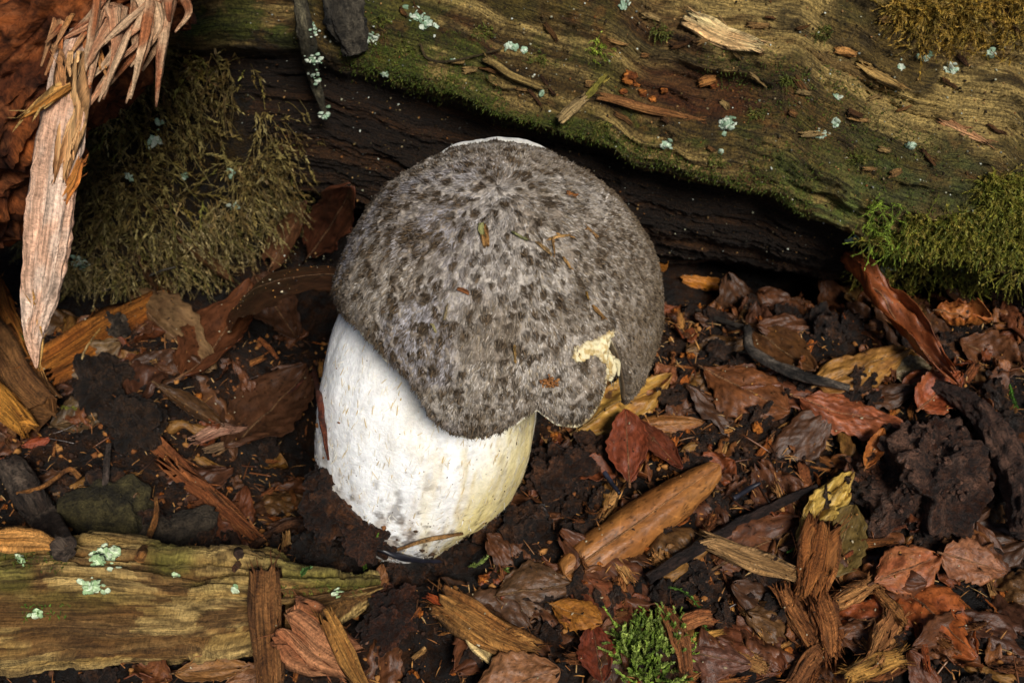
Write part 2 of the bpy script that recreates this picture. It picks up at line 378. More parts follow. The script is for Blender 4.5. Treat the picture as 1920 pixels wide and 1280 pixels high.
def tube(pts, rad, n=24, m=10, seed=0, rough=0.08, freq=1.5, flat=1.0, n0=None, stretch=0.35, ridge=0.0, ragged=0.0):
    c = catmull(pts, n); t, nn, bb = frames(c, n0)
    rad = np.interp(np.linspace(0, 1, n), np.linspace(0, 1, len(np.atleast_1d(rad))), np.atleast_1d(rad)) if np.size(rad) > 1 else np.full(n, float(np.squeeze(rad)))
    a = np.arange(m) * 2 * math.pi / m
    ln = np.concatenate([[0], np.cumsum(np.linalg.norm(np.diff(c, axis=0), axis=1))])
    X, A_ = np.meshgrid(ln, a, indexing='ij')
    R_ = rad[:, None] * (1 + rough * fbm(P3(X * freq * stretch, np.cos(A_) * freq * 1.3 + seed * 3.7, np.sin(A_) * freq * 1.3), 3, seed))
    if ridge: R_ = R_ * (1 + ridge * noise(P3(X * 0.15, A_ * m * 0.16 + seed, np.zeros_like(A_)), seed + 1))
    off = np.zeros_like(X)
    if ragged:
        e = noise(P3(A_ * m * 0.21, np.full_like(A_, seed * 1.7)), seed + 5)
        e2 = noise(P3(A_ * m * 0.23 + 50, np.full_like(A_, seed * 1.7)), seed + 6)
        u = X / max(ln[-1], 1e-6)
        off = ragged * (np.clip(e, -1, 1) * smooth(0.6, 1, u) + np.clip(e2, -1, 1) * smooth(0.4, 0, u))
    V = c[:, None] + (R_ * np.cos(A_))[..., None] * nn[:, None] * flat + (R_ * np.sin(A_))[..., None] * bb[:, None] + off[..., None] * t[:, None]
    F = [grid_faces(n, m, wrap=True)]
    V = V.reshape(-1, 3); gc = np.stack([X, np.cos(A_) * rad[:, None] + seed * 5.1, np.sin(A_) * rad[:, None]], -1).reshape(-1, 3)
    inset = 0.25 * rad
    V = np.vstack([V, c[0] + t[0] * inset[0], c[-1] - t[-1] * inset[-1]]); gc = np.vstack([gc, gc[0], gc[-1]])
    k = n * m; j = np.arange(m); j2 = (j + 1) % m
    F.append(np.vstack([np.stack([np.full(m, k), j2, j], 1), np.stack([np.full(m, k + 1), (n - 1) * m + j, (n - 1) * m + j2], 1)]))
    return V, F, gc
def blob(c, r, seed=0, amp=0.25, freq=1.2, n=24, m=32, rot=None, flatb=0.0, octv=4, sharp=False):
    th = np.linspace(0.02, math.pi - 0.02, n); ph = np.arange(m) * 2 * math.pi / m
    T_, F_ = np.meshgrid(th, ph, indexing='ij')
    D = np.stack([np.sin(T_) * np.cos(F_), np.sin(T_) * np.sin(F_), np.cos(T_)], -1)
    q = fbm(D * freq + seed * 7.13, octv, seed)
    if sharp: q = -np.abs(q) * 1.4 + 0.3
    V = D * (1 + amp * q)[..., None] * np.asarray(r, float)
    V = V.reshape(-1, 3)
    if rot is not None: V = V @ rot.T
    k = len(V); V = np.vstack([V, V[:m].mean(0), V[-m:].mean(0)])
    j = np.arange(m); j2 = (j + 1) % m
    F = [grid_faces(n, m, wrap=True)[:, ::-1], np.vstack([np.stack([np.full(m, k), j, j2], 1), np.stack([np.full(m, k + 1), (n - 1) * m + j2, (n - 1) * m + j], 1)])]
    return V + np.asarray(c, float), F, V + seed * 3.3
def rotm(ax, ang):
    ax = unit(ax); K = np.array([[0, -ax[2], ax[1]], [ax[2], 0, -ax[0]], [-ax[1], ax[0], 0]])
    return np.eye(3) + math.sin(ang) * K + (1 - math.cos(ang)) * K @ K
def rrot(r=None):
    r = r or random
    return rotm([r.gauss(0, 1), r.gauss(0, 1), r.gauss(0, 1)], r.uniform(0, 6.28))
random.seed(11)

# ================================================================== mossy hummock, left of the mushroom
hc = np.array([-11.6, 16.0, 4.2])
hV, hF, hg = blob(hc, (6.2, 4.8, 7.4), seed=4, amp=0.22, freq=1.7, n=60, m=90)
hum = thing('mossy_hummock', (hc[0], hc[1], 0), 'hummock thick with tangled olive-brown moss left of the mushroom', 'hummock')
hn = fbm(hV * 0.5, 4, 61)
mk('root_core', hV, hF, M['soil'], parent=hum, gc=hg, col=mixc(hex3('241a0e'), hex3('4a381c'), smooth(-0.4, 0.5, hn)))
add_bvh('hummock', hV, hF)

# ================================================================== mushroom
mush_base = np.array([0.1, 0.1, -0.9])
mush = thing('mushroom', mush_base, 'stout mushroom with grey-brown scaly cap and thick white stem', 'mushroom')
CC = P(936, 575, 29.0); CR = 4.28
CA = unit(0.66 * VU + 0.75 * (-VD)); CE1 = unit(VR - (VR @ CA) * CA); CE2 = np.cross(CA, CE1)
def cap_polar(px, py):
    d = pray(px, py); o = CAM - CC; b = o @ d; disc = b * b - (o @ o - CR * CR)
    t = -b - math.sqrt(disc) if disc > 0 else -b
    n = unit(o + t * d)
    return math.atan2(n @ CE2, n @ CE1), math.acos(np.clip(n @ CA, -1, 1))
rim_px = [(640, 590), (662, 612), (700, 655), (730, 690), (760, 715), (790, 760), (812, 795), (845, 820), (880, 829), (920, 824), (960, 806), (990, 783), (1010, 772),
          (1022, 782), (1045, 795), (1075, 786), (1100, 768), (1120, 742), (1130, 715), (1135, 690), (1141, 655), (1149, 636)]
rp = [cap_polar(*q) for q in rim_px]
rp = [(f if f < 1.9 else f - 2 * math.pi, a) for f, a in rp]
rp += [(-0.768, 1.26), (-0.752, 1.46), (-0.725, 1.66), (-0.66, 1.80), (-0.55, 1.86), (-0.42, 1.84), (-0.28, 1.76), (-0.1, 1.68)]
rp.sort()
back_rim = [(0.15, 1.62), (0.5, 1.55), (0.85, 1.2), (1.1, 0.86), (1.35, 0.775), (1.6, 0.765), (1.85, 0.775), (2.1, 0.85), (2.4, 1.25), (2.7, 1.5), (2.95, 1.6)]
cf = np.array([q[0] for q in rp] + [q[0] for q in back_rim if q[0] > rp[-1][0] + 0.05 and q[0] < rp[0][0] + 2 * math.pi - 0.05])
ca_ = np.array([q[1] for q in rp] + [q[1] for q in back_rim if q[0] > rp[-1][0] + 0.05 and q[0] < rp[0][0] + 2 * math.pi - 0.05])
def rim_alpha(f):
    f = (np.asarray(f) - cf[0]) % (2 * math.pi) + cf[0]
    return np.interp(f, np.append(cf, cf[0] + 2 * math.pi), np.append(ca_, ca_[0]))
lobe_f = cap_polar(1085, 770)[0]
def cap_dir(f, a):
    return (np.sin(a) * np.cos(f))[..., None] * CE1 + (np.sin(a) * np.sin(f))[..., None] * CE2 + np.cos(a)[..., None] * CA
def cap_rad(f, a):
    D = cap_dir(f, a)
    r = CR * (1 + 0.022 * fbm(D * 1.6, 2, 71) + 0.006 * fbm(D * 7, 3, 72))
    tt = a / rim_alpha(f)
    fl = np.exp(-(((f - lobe_f + math.pi) % (2 * math.pi) - math.pi) / 0.14) ** 2)
    r = r + 0.28 * fl * smooth(0.75, 1.0, tt)
    bk = np.exp(-(((f - 1.6 + math.pi) % (2 * math.pi) - math.pi) / 0.55) ** 4)
    r = r - (1 - bk) * 0.10 * smooth(0.93, 1.0, tt) + bk * 0.10 * smooth(0.85, 1.0, tt)
    return r
# where the dark scales sit
NT = 5200
zc = rng.uniform(-0.25, 1, NT * 2); pc = rng.uniform(-math.pi, math.pi, NT * 2)
al = np.arccos(zc); keep = al < rim_alpha(pc) - 0.03; al, pc = al[keep], pc[keep]
TD = cap_dir(pc, al)
kept = []
fine = smooth(-0.1, 0.75, TD @ CE1)                       # the right side is finer
sp_ = 0.043 - 0.019 * fine
for i in range(len(TD)):
    if not kept or np.min(np.linalg.norm(TD[kept] - TD[i], axis=1)) > sp_[i]: kept.append(i)
TD = TD[kept]; tsz = (0.040 - 0.018 * fine[kept]) * rng.uniform(0.6, 1.5, len(kept)); tstr = rng.uniform(0.25, 1.0, len(kept))
from mathutils.kdtree import KDTree
KD = KDTree(len(TD))
for q_, t_ in enumerate(TD): KD.insert(Vector(t_ + 0.0), q_)
KD.balance()
def scale_field(D, Tr):
    N = len(D); Q = D - Tr * 0.012; best = np.zeros(N); bi = np.zeros(N, int)
    for q_ in range(N):
        _, bi[q_], best[q_] = KD.find(Vector(Q[q_]))
    rel = (D - TD[bi]) / tsz[bi][:, None]
    rr_ = (rel * Tr).sum(1); ll_ = (rel * np.cross(D, Tr)).sum(1)
    wp = fbm(D * 24, 3, 84, 0.65); wq = fbm(D * 24 + 31, 3, 85, 0.65)
    rr_ = rr_ + 0.75 * wp; ll_ = ll_ + 0.75 * wq + 0.25 * rr_ * noise(D * 4, 89)
    x = np.sqrt((ll_ / 1.05) ** 2 + np.where(rr_ < 0, rr_ / 0.55, rr_ / 1.7) ** 2)
    Lt = np.cross(D, Tr)
    an = fbm(D * 15 + Tr * 0.0 + Lt * 0.6 * noise(D * 6, 90)[:, None], 4, 91, 0.6)
    dk = np.clip(smooth(1.25, 0.1, x) * tstr[bi] + 0.55 * smooth(0.05, 0.6, an) + 0.15 * smooth(0.0, 0.7, fbm(D * 5, 3, 86, 0.6)), 0, 1)
    sl = np.clip(-rr_, -1.2, 0.6)
    return bi, x, dk, sl
def rad_tangent(f, a):
    return unit(np.cos(a)[..., None] * (np.cos(f)[..., None] * CE1 + np.sin(f)[..., None] * CE2) - np.sin(a)[..., None] * CA)
nph, ntt = 760, 190
ff = np.arange(nph) * 2 * math.pi / nph - math.pi
tt = np.linspace(0.004, 1, ntt)
TT2, FF2 = np.meshgrid(tt, ff, indexing='ij')
ragr = 0.012 * fbm(P3(np.cos(ff) * 14, np.sin(ff) * 14), 3, 73)
AA2 = TT2 * (rim_alpha(FF2) + ragr[None])
DD2 = cap_dir(FF2, AA2)
_bi, _x, DK2, SL2 = scale_field(DD2.reshape(-1, 3), rad_tangent(FF2, AA2).reshape(-1, 3))
DK2 = DK2.reshape(FF2.shape); SL2 = SL2.reshape(FF2.shape)
bump2 = 0.085 * DK2 * (0.8 + 0.55 * SL2) + 0.045 * fbm(DD2 * 26, 3, 88, 0.65)
bump2 = bump2 * smooth(0.0, 0.04, TT2) * (1 - 0.55 * smooth(-0.1, 0.75, DD2 @ CE1)) * smooth(1.0, 0.97, TT2)
CVg = CC + (cap_rad(FF2, AA2) + bump2)[..., None] * DD2
CV = np.vstack([CVg.reshape(-1, 3), CC + CA * CR])
k = ntt * nph; j = np.arange(nph); j2 = (j + 1) % nph
CF = [grid_faces(ntt, nph, wrap=True), np.stack([np.full(nph, k), j, j2], 1)]
cn = fbm(CV * 0.9, 3, 75)
ccol = mixc(hex3('877a6c'), hex3('a39a90'), smooth(-0.4, 0.5, cn))
ccol = mixc(ccol, hex3('30261b'), np.clip(np.append(DK2.reshape(-1), 0.3) * 1.1, 0, 1))
ccol = mixc(ccol, hex3('5c4e3e'), np.append(smooth(0.25, 0.9, DD2 @ CE1).reshape(-1), 0) * 0.5)
cap = mk('cap', CV, CF, M['capskin'], parent=mush, col=ccol, label='domed grey-brown felted cap with a torn notch')
add_bvh('cap', CV, CF)
# pale flesh: margin strip and underside
rimo = CVg[-1]; ra = AA2[-1]
bk = np.exp(-(((ff - 1.6 + math.pi) % (2 * math.pi) - math.pi) / 0.6) ** 4)
nf = np.exp(-(((ff - cap_polar(1148, 660)[0] + math.pi) % (2 * math.pi) - math.pi) / 0.10) ** 4)
rows = [rimo]
def under(da, dr):
    a = np.maximum(ra + da, 0.05); return CC + (cap_rad(ff, ra) + dr)[:, None] * cap_dir(ff, a)
wob = 0.035 * fbm(P3(np.cos(ff) * 9, np.sin(ff) * 9), 3, 77)
rows.append(under(0.012 + 0.04 * bk + 0.3 * wob, 0.02 + 0.16 * bk))
rows.append(under(0.02 + 0.085 * bk + wob, -0.06 + 0.24 * bk))
rows.append(under(0.012 + 0.03 * bk, -0.10))
for q in np.linspace(0.04, 1.0, 12):
    a = ra * (1 - q) + 0.25 * q
    rows.append(CC + (cap_rad(ff, ra) - 0.12 - 1.0 * q ** 0.9)[:, None] * cap_dir(ff, np.maximum(a, 0.05)))
UV_ = np.stack(rows)
ucol = np.broadcast_to(hex3('d9cdb4'), UV_.shape).copy(); ucol[:3] = hex3('e2dccd'); ucol[1:3] = mixc(np.broadcast_to(hex3('d6c9a6'), ucol[1:3].shape), hex3('e9e6e0'), np.broadcast_to(bk, ucol[1:3].shape[:2]))
brn = smooth(-0.80, -0.765, ff) * smooth(0.9, 0.5, ff)
for q_ in range(4): ucol[q_] = mixc(ucol[q_], hex3('5a4a38'), brn)
mk('margin_flesh', UV_.reshape(-1, 3), grid_faces(len(rows), nph, wrap=True), M['flesh'], parent=mush, col=ucol.reshape(-1, 3), label='pale cream edge and underside of the cap')
# gills under the cap
gb_ = Bag()
for q in np.linspace(-math.pi, math.pi, 150, endpoint=False):
    f = np.full(8, q); a0 = float(rim_alpha(np.array([q]))[0])
    if a0 < 1.2: continue
    a = np.linspace(a0 - 0.06, 0.7, 8)
    outer = CC + (CR - 0.45 - 0.6 * np.linspace(0, 1, 8))[:, None] * cap_dir(f, a)
    V = np.vstack([outer, outer - CA * (0.45 * np.sin(np.linspace(0.3, 2.8, 8)))[:, None]])
    gb_.add(V, np.stack([np.arange(7), np.arange(1, 8), np.arange(9, 16), np.arange(8, 15)], 1), hex3('cfc4ad'))
gb_.build('gills', M['flesh'], parent=mush, kind='stuff')
# torn flesh by the notch: one ragged patch of bared flesh and two curled flaps
gxp, gyp = np.meshgrid(np.linspace(1060, 1180, 90), np.linspace(608, 725, 90), indexing='ij')
segs = [((1082, 664), (1118, 648), 13), ((1118, 648), (1140, 628), 10), ((1118, 650), (1136, 672), 13), ((1136, 668), (1138, 698), 8)]
sd = np.full(gxp.shape, -99.0)
for (x0, y0), (x1, y1), w_ in segs:
    t__ = np.clip(((gxp - x0) * (x1 - x0) + (gyp - y0) * (y1 - y0)) / ((x1 - x0) ** 2 + (y1 - y0) ** 2), 0, 1)
    sd = np.maximum(sd, w_ - np.hypot(gxp - x0 - t__ * (x1 - x0), gyp - y0 - t__ * (y1 - y0)))
sd = sd + 7 * fbm(P3(gxp / 11, gyp / 11), 4, 171, 0.65)
pd = np.array([cap_polar(a_, b_) for a_, b_ in zip(gxp.ravel(), gyp.ravel())]); pdir = cap_dir(pd[:, 0], pd[:, 1])
sdf = sd.ravel()
hh = np.where(sdf > 0, 0.035 + 0.03 * smooth(0, 5, sdf) + 0.05 * fbm(P3(gxp.ravel() / 4, gyp.ravel() / 13), 4, 172, 0.6), -0.16)
pV = CC + (cap_rad(pd[:, 0], pd[:, 1]) + hh)[:, None] * pdir
pF = grid_faces(90, 90); pF = pF[(sdf[pF].max(1) > -4)]
pc_ = mixc(np.broadcast_to(hex3('d8cca6'), pV.shape), hex3('b39a66'), smooth(-0.2, 0.6, fbm(P3(gxp.ravel() / 5, gyp.ravel() / 9), 4, 173)))
pc_ = mixc(pc_, hex3('8a6f4a'), smooth(5, 0, sdf) * 0.6)
u_, inv_ = np.unique(pF, return_inverse=True)
mk('torn_flesh', pV[u_], inv_.reshape(pF.shape), M['flesh'], parent=cap, col=pc_[u_], label='pale cream torn flesh at the cap notch')
for (pts_, r_, sd_) in [([(1146, 672), (1150, 692), (1144, 714)], [0.05, 0.11, 0.05], 1), ([(1150, 676), (1160, 682), (1160, 704)], [0.05, 0.08, 0.04], 2)]:
    cc_ = []
    for a_, b_ in pts_:
        q_ = cap_polar(a_, b_); cc_.append(CC + CR * 1.0 * cap_dir(np.array(q_[0]), np.array(q_[1])))
    V, F, gc = tube(np.array(cc_), r_, n=20, m=16, seed=sd_, rough=0.5, freq=2.5, flat=0.6, n0=-VD)
    mk('torn_flap', V, F, M['flesh'], parent=cap, gc=gc, col=np.broadcast_to(hex3('dccfa6'), V.shape))
# rounded pale lip along the wavy edge left of the notch
lf = np.linspace(-1.24, cap_polar(1148, 645)[0], 60); la_ = rim_alpha(lf)
lV = CC + (cap_rad(lf, la_) - 0.02)[:, None] * cap_dir(lf, la_)
V, F, gc = tube(lV, [0.03, 0.075, 0.085, 0.07, 0.04], n=90, m=12, seed=6, rough=0.25, freq=3)
mk('rolled_margin', V, F, M['flesh'], parent=cap, gc=gc, col=mixc(np.broadcast_to(hex3('d6c9a4'), V.shape), hex3('a08a62'), smooth(-0.2, 0.6, fbm(V * 5, 3, 9))))
# felted fibres of the cap
NFb = 72000
z = rng.uniform(-0.35, 1, NFb); f = rng.uniform(-math.pi, math.pi, NFb); a = np.arccos(z)
keep = a < rim_alpha(f) - 0.005; f, a = f[keep], a[keep]; D = cap_dir(f, a)
Trad = rad_tangent(f, a)
bi, xb, dk, sl = scale_field(D, Trad)
Tlat = np.cross(D, Trad)
tip = TD[bi] + Trad * (0.75 * tsz[bi])[:, None]
tocen = unit(tip - D + 1e-6)
swirl = fbm(D * 3.0, 2, 79)
dirn = Trad + Tlat * (0.45 * rng.normal(size=len(D)) + 0.5 * swirl)[:, None]
dirn = unit(dirn * (1 - 0.6 * dk)[:, None] + tocen * (0.9 * dk)[:, None] + 0.3 * Trad); dirn = unit(dirn - (dirn * D).sum(1)[:, None] * D)
side = np.cross(D, dirn)
ln_ = rng.uniform(0.09, 0.20, len(D)) * (1 - 0.35 * smooth(-0.1, 0.75, D @ CE1)); wd = rng.uniform(0.008, 0.017, len(D))
r0 = cap_rad(f, a)
b0 = CC + D * (r0 - 0.004 + 0.085 * dk * (0.8 + 0.55 * sl) * (1 - 0.55 * smooth(-0.1, 0.75, D @ CE1)))[:, None]
lift = 0.006 + 0.035 * rng.random(len(D)) ** 2 + 0.07 * dk * smooth(0.0, 0.8, xb)
mid = b0 + dirn * (ln_ * 0.5)[:, None] + D * (lift * 0.8)[:, None]
tipv = b0 + dirn * ln_[:, None] + D * (lift - 0.5 * ln_ ** 2 / CR)[:, None]
w3 = wd[:, None] * side
FV = np.stack([b0 - w3, b0 + w3, mid - w3 * 0.8, mid + w3 * 0.8, tipv], 1).reshape(-1, 3)
i5 = np.arange(len(D)) * 5
pale = mixc(np.broadcast_to(hex3('c6beb6'), D.shape), hex3('8a7b63'), rng.random(len(D)))
big = fbm(D * 1.3, 3, 81)
rightb = smooth(0.25, 0.9, D @ CE1 + 0.25 * big)
pale = mixc(pale, hex3('7a6a55'), np.clip(rightb * 0.75 + 0.55 * smooth(-0.1, 0.6, fbm(D * 3.3, 3, 87)), 0, 1))
bl = smooth(0.0, 0.7, fbm(D * 2.2, 2, 83)) * smooth(0.3, -0.5, D @ CE1)
pale = mixc(pale, hex3('aeadb8'), bl * 0.7)
edge = smooth(0.86, 1.0, a / rim_alpha(f))
pale = mixc(pale, hex3('6a5d50'), edge * 0.7)
dkc = mixc(np.broadcast_to(hex3('33291d'), D.shape), hex3('5c4a35'), rng.random(len(D)))
fc = mixc(pale, dkc, np.clip(dk * 1.15, 0, 1)) * rng.uniform(0.55, 1.3, len(D))[:, None]
FC = np.repeat(fc, 5, axis=0)
# leave the torn patch bare
bare = np.array([cap_dir(np.array(q[0]), np.array(q[1])) for q in (cap_polar(1100, 655), cap_polar(1122, 645), cap_polar(1135, 662), cap_polar(1146, 690), cap_polar(1140, 632))])
nb_ = np.min(np.linalg.norm(D[:, None] - bare[None], axis=2), axis=1) > 0.055
i5 = i5[nb_]
mk('cap_fibres', FV, [np.stack([i5, i5 + 1, i5 + 3, i5 + 2], 1), np.stack([i5 + 2, i5 + 3, i5 + 4], 1)], M['capfibre'], parent=cap, col=FC, kind='stuff',
   label='felted pale fibres gathered into dark brown scales')

# stem
sc_px = [(790, 1075, 33.6), (788, 1035, 33.3), (776, 985, 32.9), (772, 925, 32.4), (785, 860, 31.9), (800, 790, 31.4), (808, 720, 30.9), (822, 650, 30.4), (845, 580, 29.9), (880, 500, 29.4)]
sr_px = [20, 46, 106, 164, 192, 206, 207, 198, 185, 160]
spts = np.array([P(*q) for q in sc_px]); srad = np.array([r * q[2] / FPX for r, q in zip(sr_px, sc_px)])
n_, m_ = 220, 220
c = catmull(spts, n_); t_, nn_, bb_ = frames(c, n0=VR)
rad = np.interp(np.linspace(0, 1, n_), np.linspace(0, 1, len(srad)), srad)
rad = np.convolve(np.pad(rad, 12, mode='edge'), np.ones(25) / 25, 'valid')
ang = np.arange(m_) * 2 * math.pi / m_
U_, A_ = np.meshgrid(np.linspace(0, 1, n_), ang, indexing='ij')
cs, sn = np.cos(A_), np.sin(A_)
dis = 0.06 * fbm(P3(cs * 1.5, sn * 1.5, U_ * 3), 3, 91) + 0.012 * fbm(P3(cs * 6 + U_ * 2, sn * 6, U_ * 6), 3, 92) + 0.012 * fbm(P3(cs * 8, sn * 8, U_ * 20), 4, 93, 0.65) + 0.005 * fbm(P3(cs * 26 + U_ * 6, sn * 26 - U_ * 6, U_ * 7), 3, 94)
SV = c[:, None] + ((rad[:, None] * (1 + dis * 0.6)) * cs)[..., None] * nn_[:, None] + ((rad[:, None] * (1 + dis * 0.6)) * sn)[..., None] * bb_[:, None]
SVf = SV.reshape(-1, 3)
facing = (A_ + math.pi) % (2 * math.pi) - math.pi          # 0 = towards picture right
yel = fbm(P3(cs * 2.2 + U_ * 1.2, sn * 2.2, U_ * 2.2), 4, 95)
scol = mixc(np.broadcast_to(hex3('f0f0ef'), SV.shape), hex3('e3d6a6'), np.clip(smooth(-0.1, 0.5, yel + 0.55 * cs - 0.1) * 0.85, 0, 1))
st = fbm(P3(cs * 6 + 3, sn * 6, U_ * 9), 3, 97)
scol = mixc(scol, hex3('a98550'), smooth(0.3, 0.65, st) * smooth(0.55, 0.2, U_) * 0.6)
scol = mixc(scol, hex3('d6cfc4'), smooth(0.1, 0.7, fbm(P3(cs * 3, sn * 3 + 7, U_ * 6), 3, 98)) * 0.35)
stk = fbm(P3(cs * 13 + U_ * 4, sn * 13 - U_ * 4, U_ * 3.5), 4, 99, 0.65)
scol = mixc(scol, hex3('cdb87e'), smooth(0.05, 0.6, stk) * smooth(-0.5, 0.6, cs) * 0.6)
scol = mixc(scol, hex3('f0efec'), smooth(0.1, 0.5, -stk) * 0.7)
scol = mixc(scol, hex3('9c8a70'), smooth(0.30, 0.10, U_) * smooth(-0.1, 0.5, fbm(P3(cs * 4, sn * 4 + 3, U_ * 12), 4, 100, 0.65)) * 0.6)
scol = mixc(scol, hex3('d8c47a'), smooth(-0.1, 0.7, cs + 0.6 * yel) * smooth(0.8, 0.35, U_) * 0.75)
dirt = fbm(P3(cs * 7 + 11, sn * 7, U_ * 13), 5, 141, 0.7)
scol = mixc(scol, hex3('8a6a40'), smooth(0.12, 0.45, dirt) * smooth(0.66, 0.2, U_) * 0.7)
scol = mixc(scol, hex3('4a3828'), smooth(0.3, 0.5, fbm(P3(cs * 14, sn * 14 + 5, U_ * 26), 4, 142, 0.65)) * smooth(0.75, 0.3, U_) * 0.75)
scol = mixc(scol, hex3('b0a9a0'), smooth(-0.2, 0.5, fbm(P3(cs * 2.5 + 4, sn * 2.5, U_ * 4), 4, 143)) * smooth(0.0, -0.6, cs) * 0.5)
SFc = grid_faces(n_, m_, wrap=True)
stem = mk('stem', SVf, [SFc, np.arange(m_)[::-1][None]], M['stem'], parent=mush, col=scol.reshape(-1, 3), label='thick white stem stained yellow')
add_bvh('stem', SVf, SFc)
# loose fibrils and soil specks sticking to the stem
fb = Bag()
rs = np.random.default_rng(3)
for i in range(2600):
    ui = rs.integers(20, 180); ai = rs.integers(0, m_)
    p = SV[ui, ai]; up = unit(SV[min(ui + 5, n_ - 1), ai] - p); sd = unit(SV[ui, (ai + 3) % m_] - p); nr = unit(np.cross(up, sd)); nr = nr if nr @ (p - c[ui]) > 0 else -nr
    d_ = unit(up + sd * rs.normal() * 0.35) * (1 if rs.random() < 0.7 else -1); L = rs.uniform(0.08, 0.34); w = rs.uniform(0.007, 0.018)
    s2 = np.cross(nr, d_)
    q = np.array([p - s2 * w, p + s2 * w, p + d_ * L * 0.6 + s2 * w + nr * 0.02, p + d_ * L * 0.6 - s2 * w + nr * 0.02, p + d_ * L + nr * rs.uniform(0.0, 0.05)])
    fb.add(q, [np.array([[0, 1, 2, 3]]), np.array([[3, 2, 4]])], mixc(hex3('ebe8de')[None], hex3('c2a568'), [rs.random() ** 2])[0])
fb.build('stem_fibrils', M['stem'], parent=stem, kind='stuff')
sb = Bag()
for i in range(620):
    ui = int(rs.beta(1.2, 2.2) * 160) + 22; ai = rs.integers(0, m_); p = SV[ui, ai]
    r = rs.uniform(0.008, 0.024) if i > 80 else rs.uniform(0.03, 0.09)
    V, F, _ = blob(p, (r, r * rs.uniform(0.6, 1.6), r * 0.7), seed=i, amp=0.6, freq=2, n=6 if i > 24 else 8, m=8)
    sb.add(V, F, hex3('3a2a1c') if rs.random() < 0.75 else hex3('6b4526'))
sb.build('soil_specks', M['debris'], parent=stem, kind='stuff')

# ================================================================== leaf, chip and moss builders
SMALL = [blob((0, 0, 0), (1, 1, 1), seed=i, amp=0.6, freq=1.8, n=4, m=5)[:2] for i in range(16)]
PROT = [blob((0, 0, 0), (1, 1, 1), seed=i, amp=0.6, freq=2.2, n=7, m=9)[:2] for i in range(24)]
def nub(c, r, i=0, rot=None):
    V, F = PROT[int(i) % 24]; V = V * np.asarray(r, float)
    return (V if rot is None else V @ rot.T) + np.asarray(c, float), F
def solidify(V, F, th):
    T = np.vstack([F[:, [0, 1, 2]], F[:, [0, 2, 3]]]); nrm = np.zeros_like(V)
    fn = np.cross(V[T[:, 1]] - V[T[:, 0]], V[T[:, 2]] - V[T[:, 0]])
    for i in range(3): np.add.at(nrm, T[:, i], fn)
    nrm = unit(nrm); N = len(V)
    e = np.vstack([F[:, [0, 1]], F[:, [1, 2]], F[:, [2, 3]], F[:, [3, 0]]])
    key = np.sort(e, 1); uq, inv, cnt = np.unique(key[:, 0].astype(np.int64) * N + key[:, 1], return_inverse=True, return_counts=True)
    be = e[cnt[inv] == 1]
    rim = np.stack([be[:, 1], be[:, 0], be[:, 0] + N, be[:, 1] + N], 1)
    return np.vstack([V, V - nrm * th]), np.vstack([F, F[:, ::-1] + N, rim])
def compact(V, F, *arr):
    u, inv = np.unique(F, return_inverse=True)
    return (V[u], inv.reshape(F.shape)) + tuple(a[u] for a in arr)
def basis(p0, p1, n):
    e1 = unit(p1 - p0); e3 = unit(n - (n @ e1) * e1); return e1, np.cross(e3, e1), e3
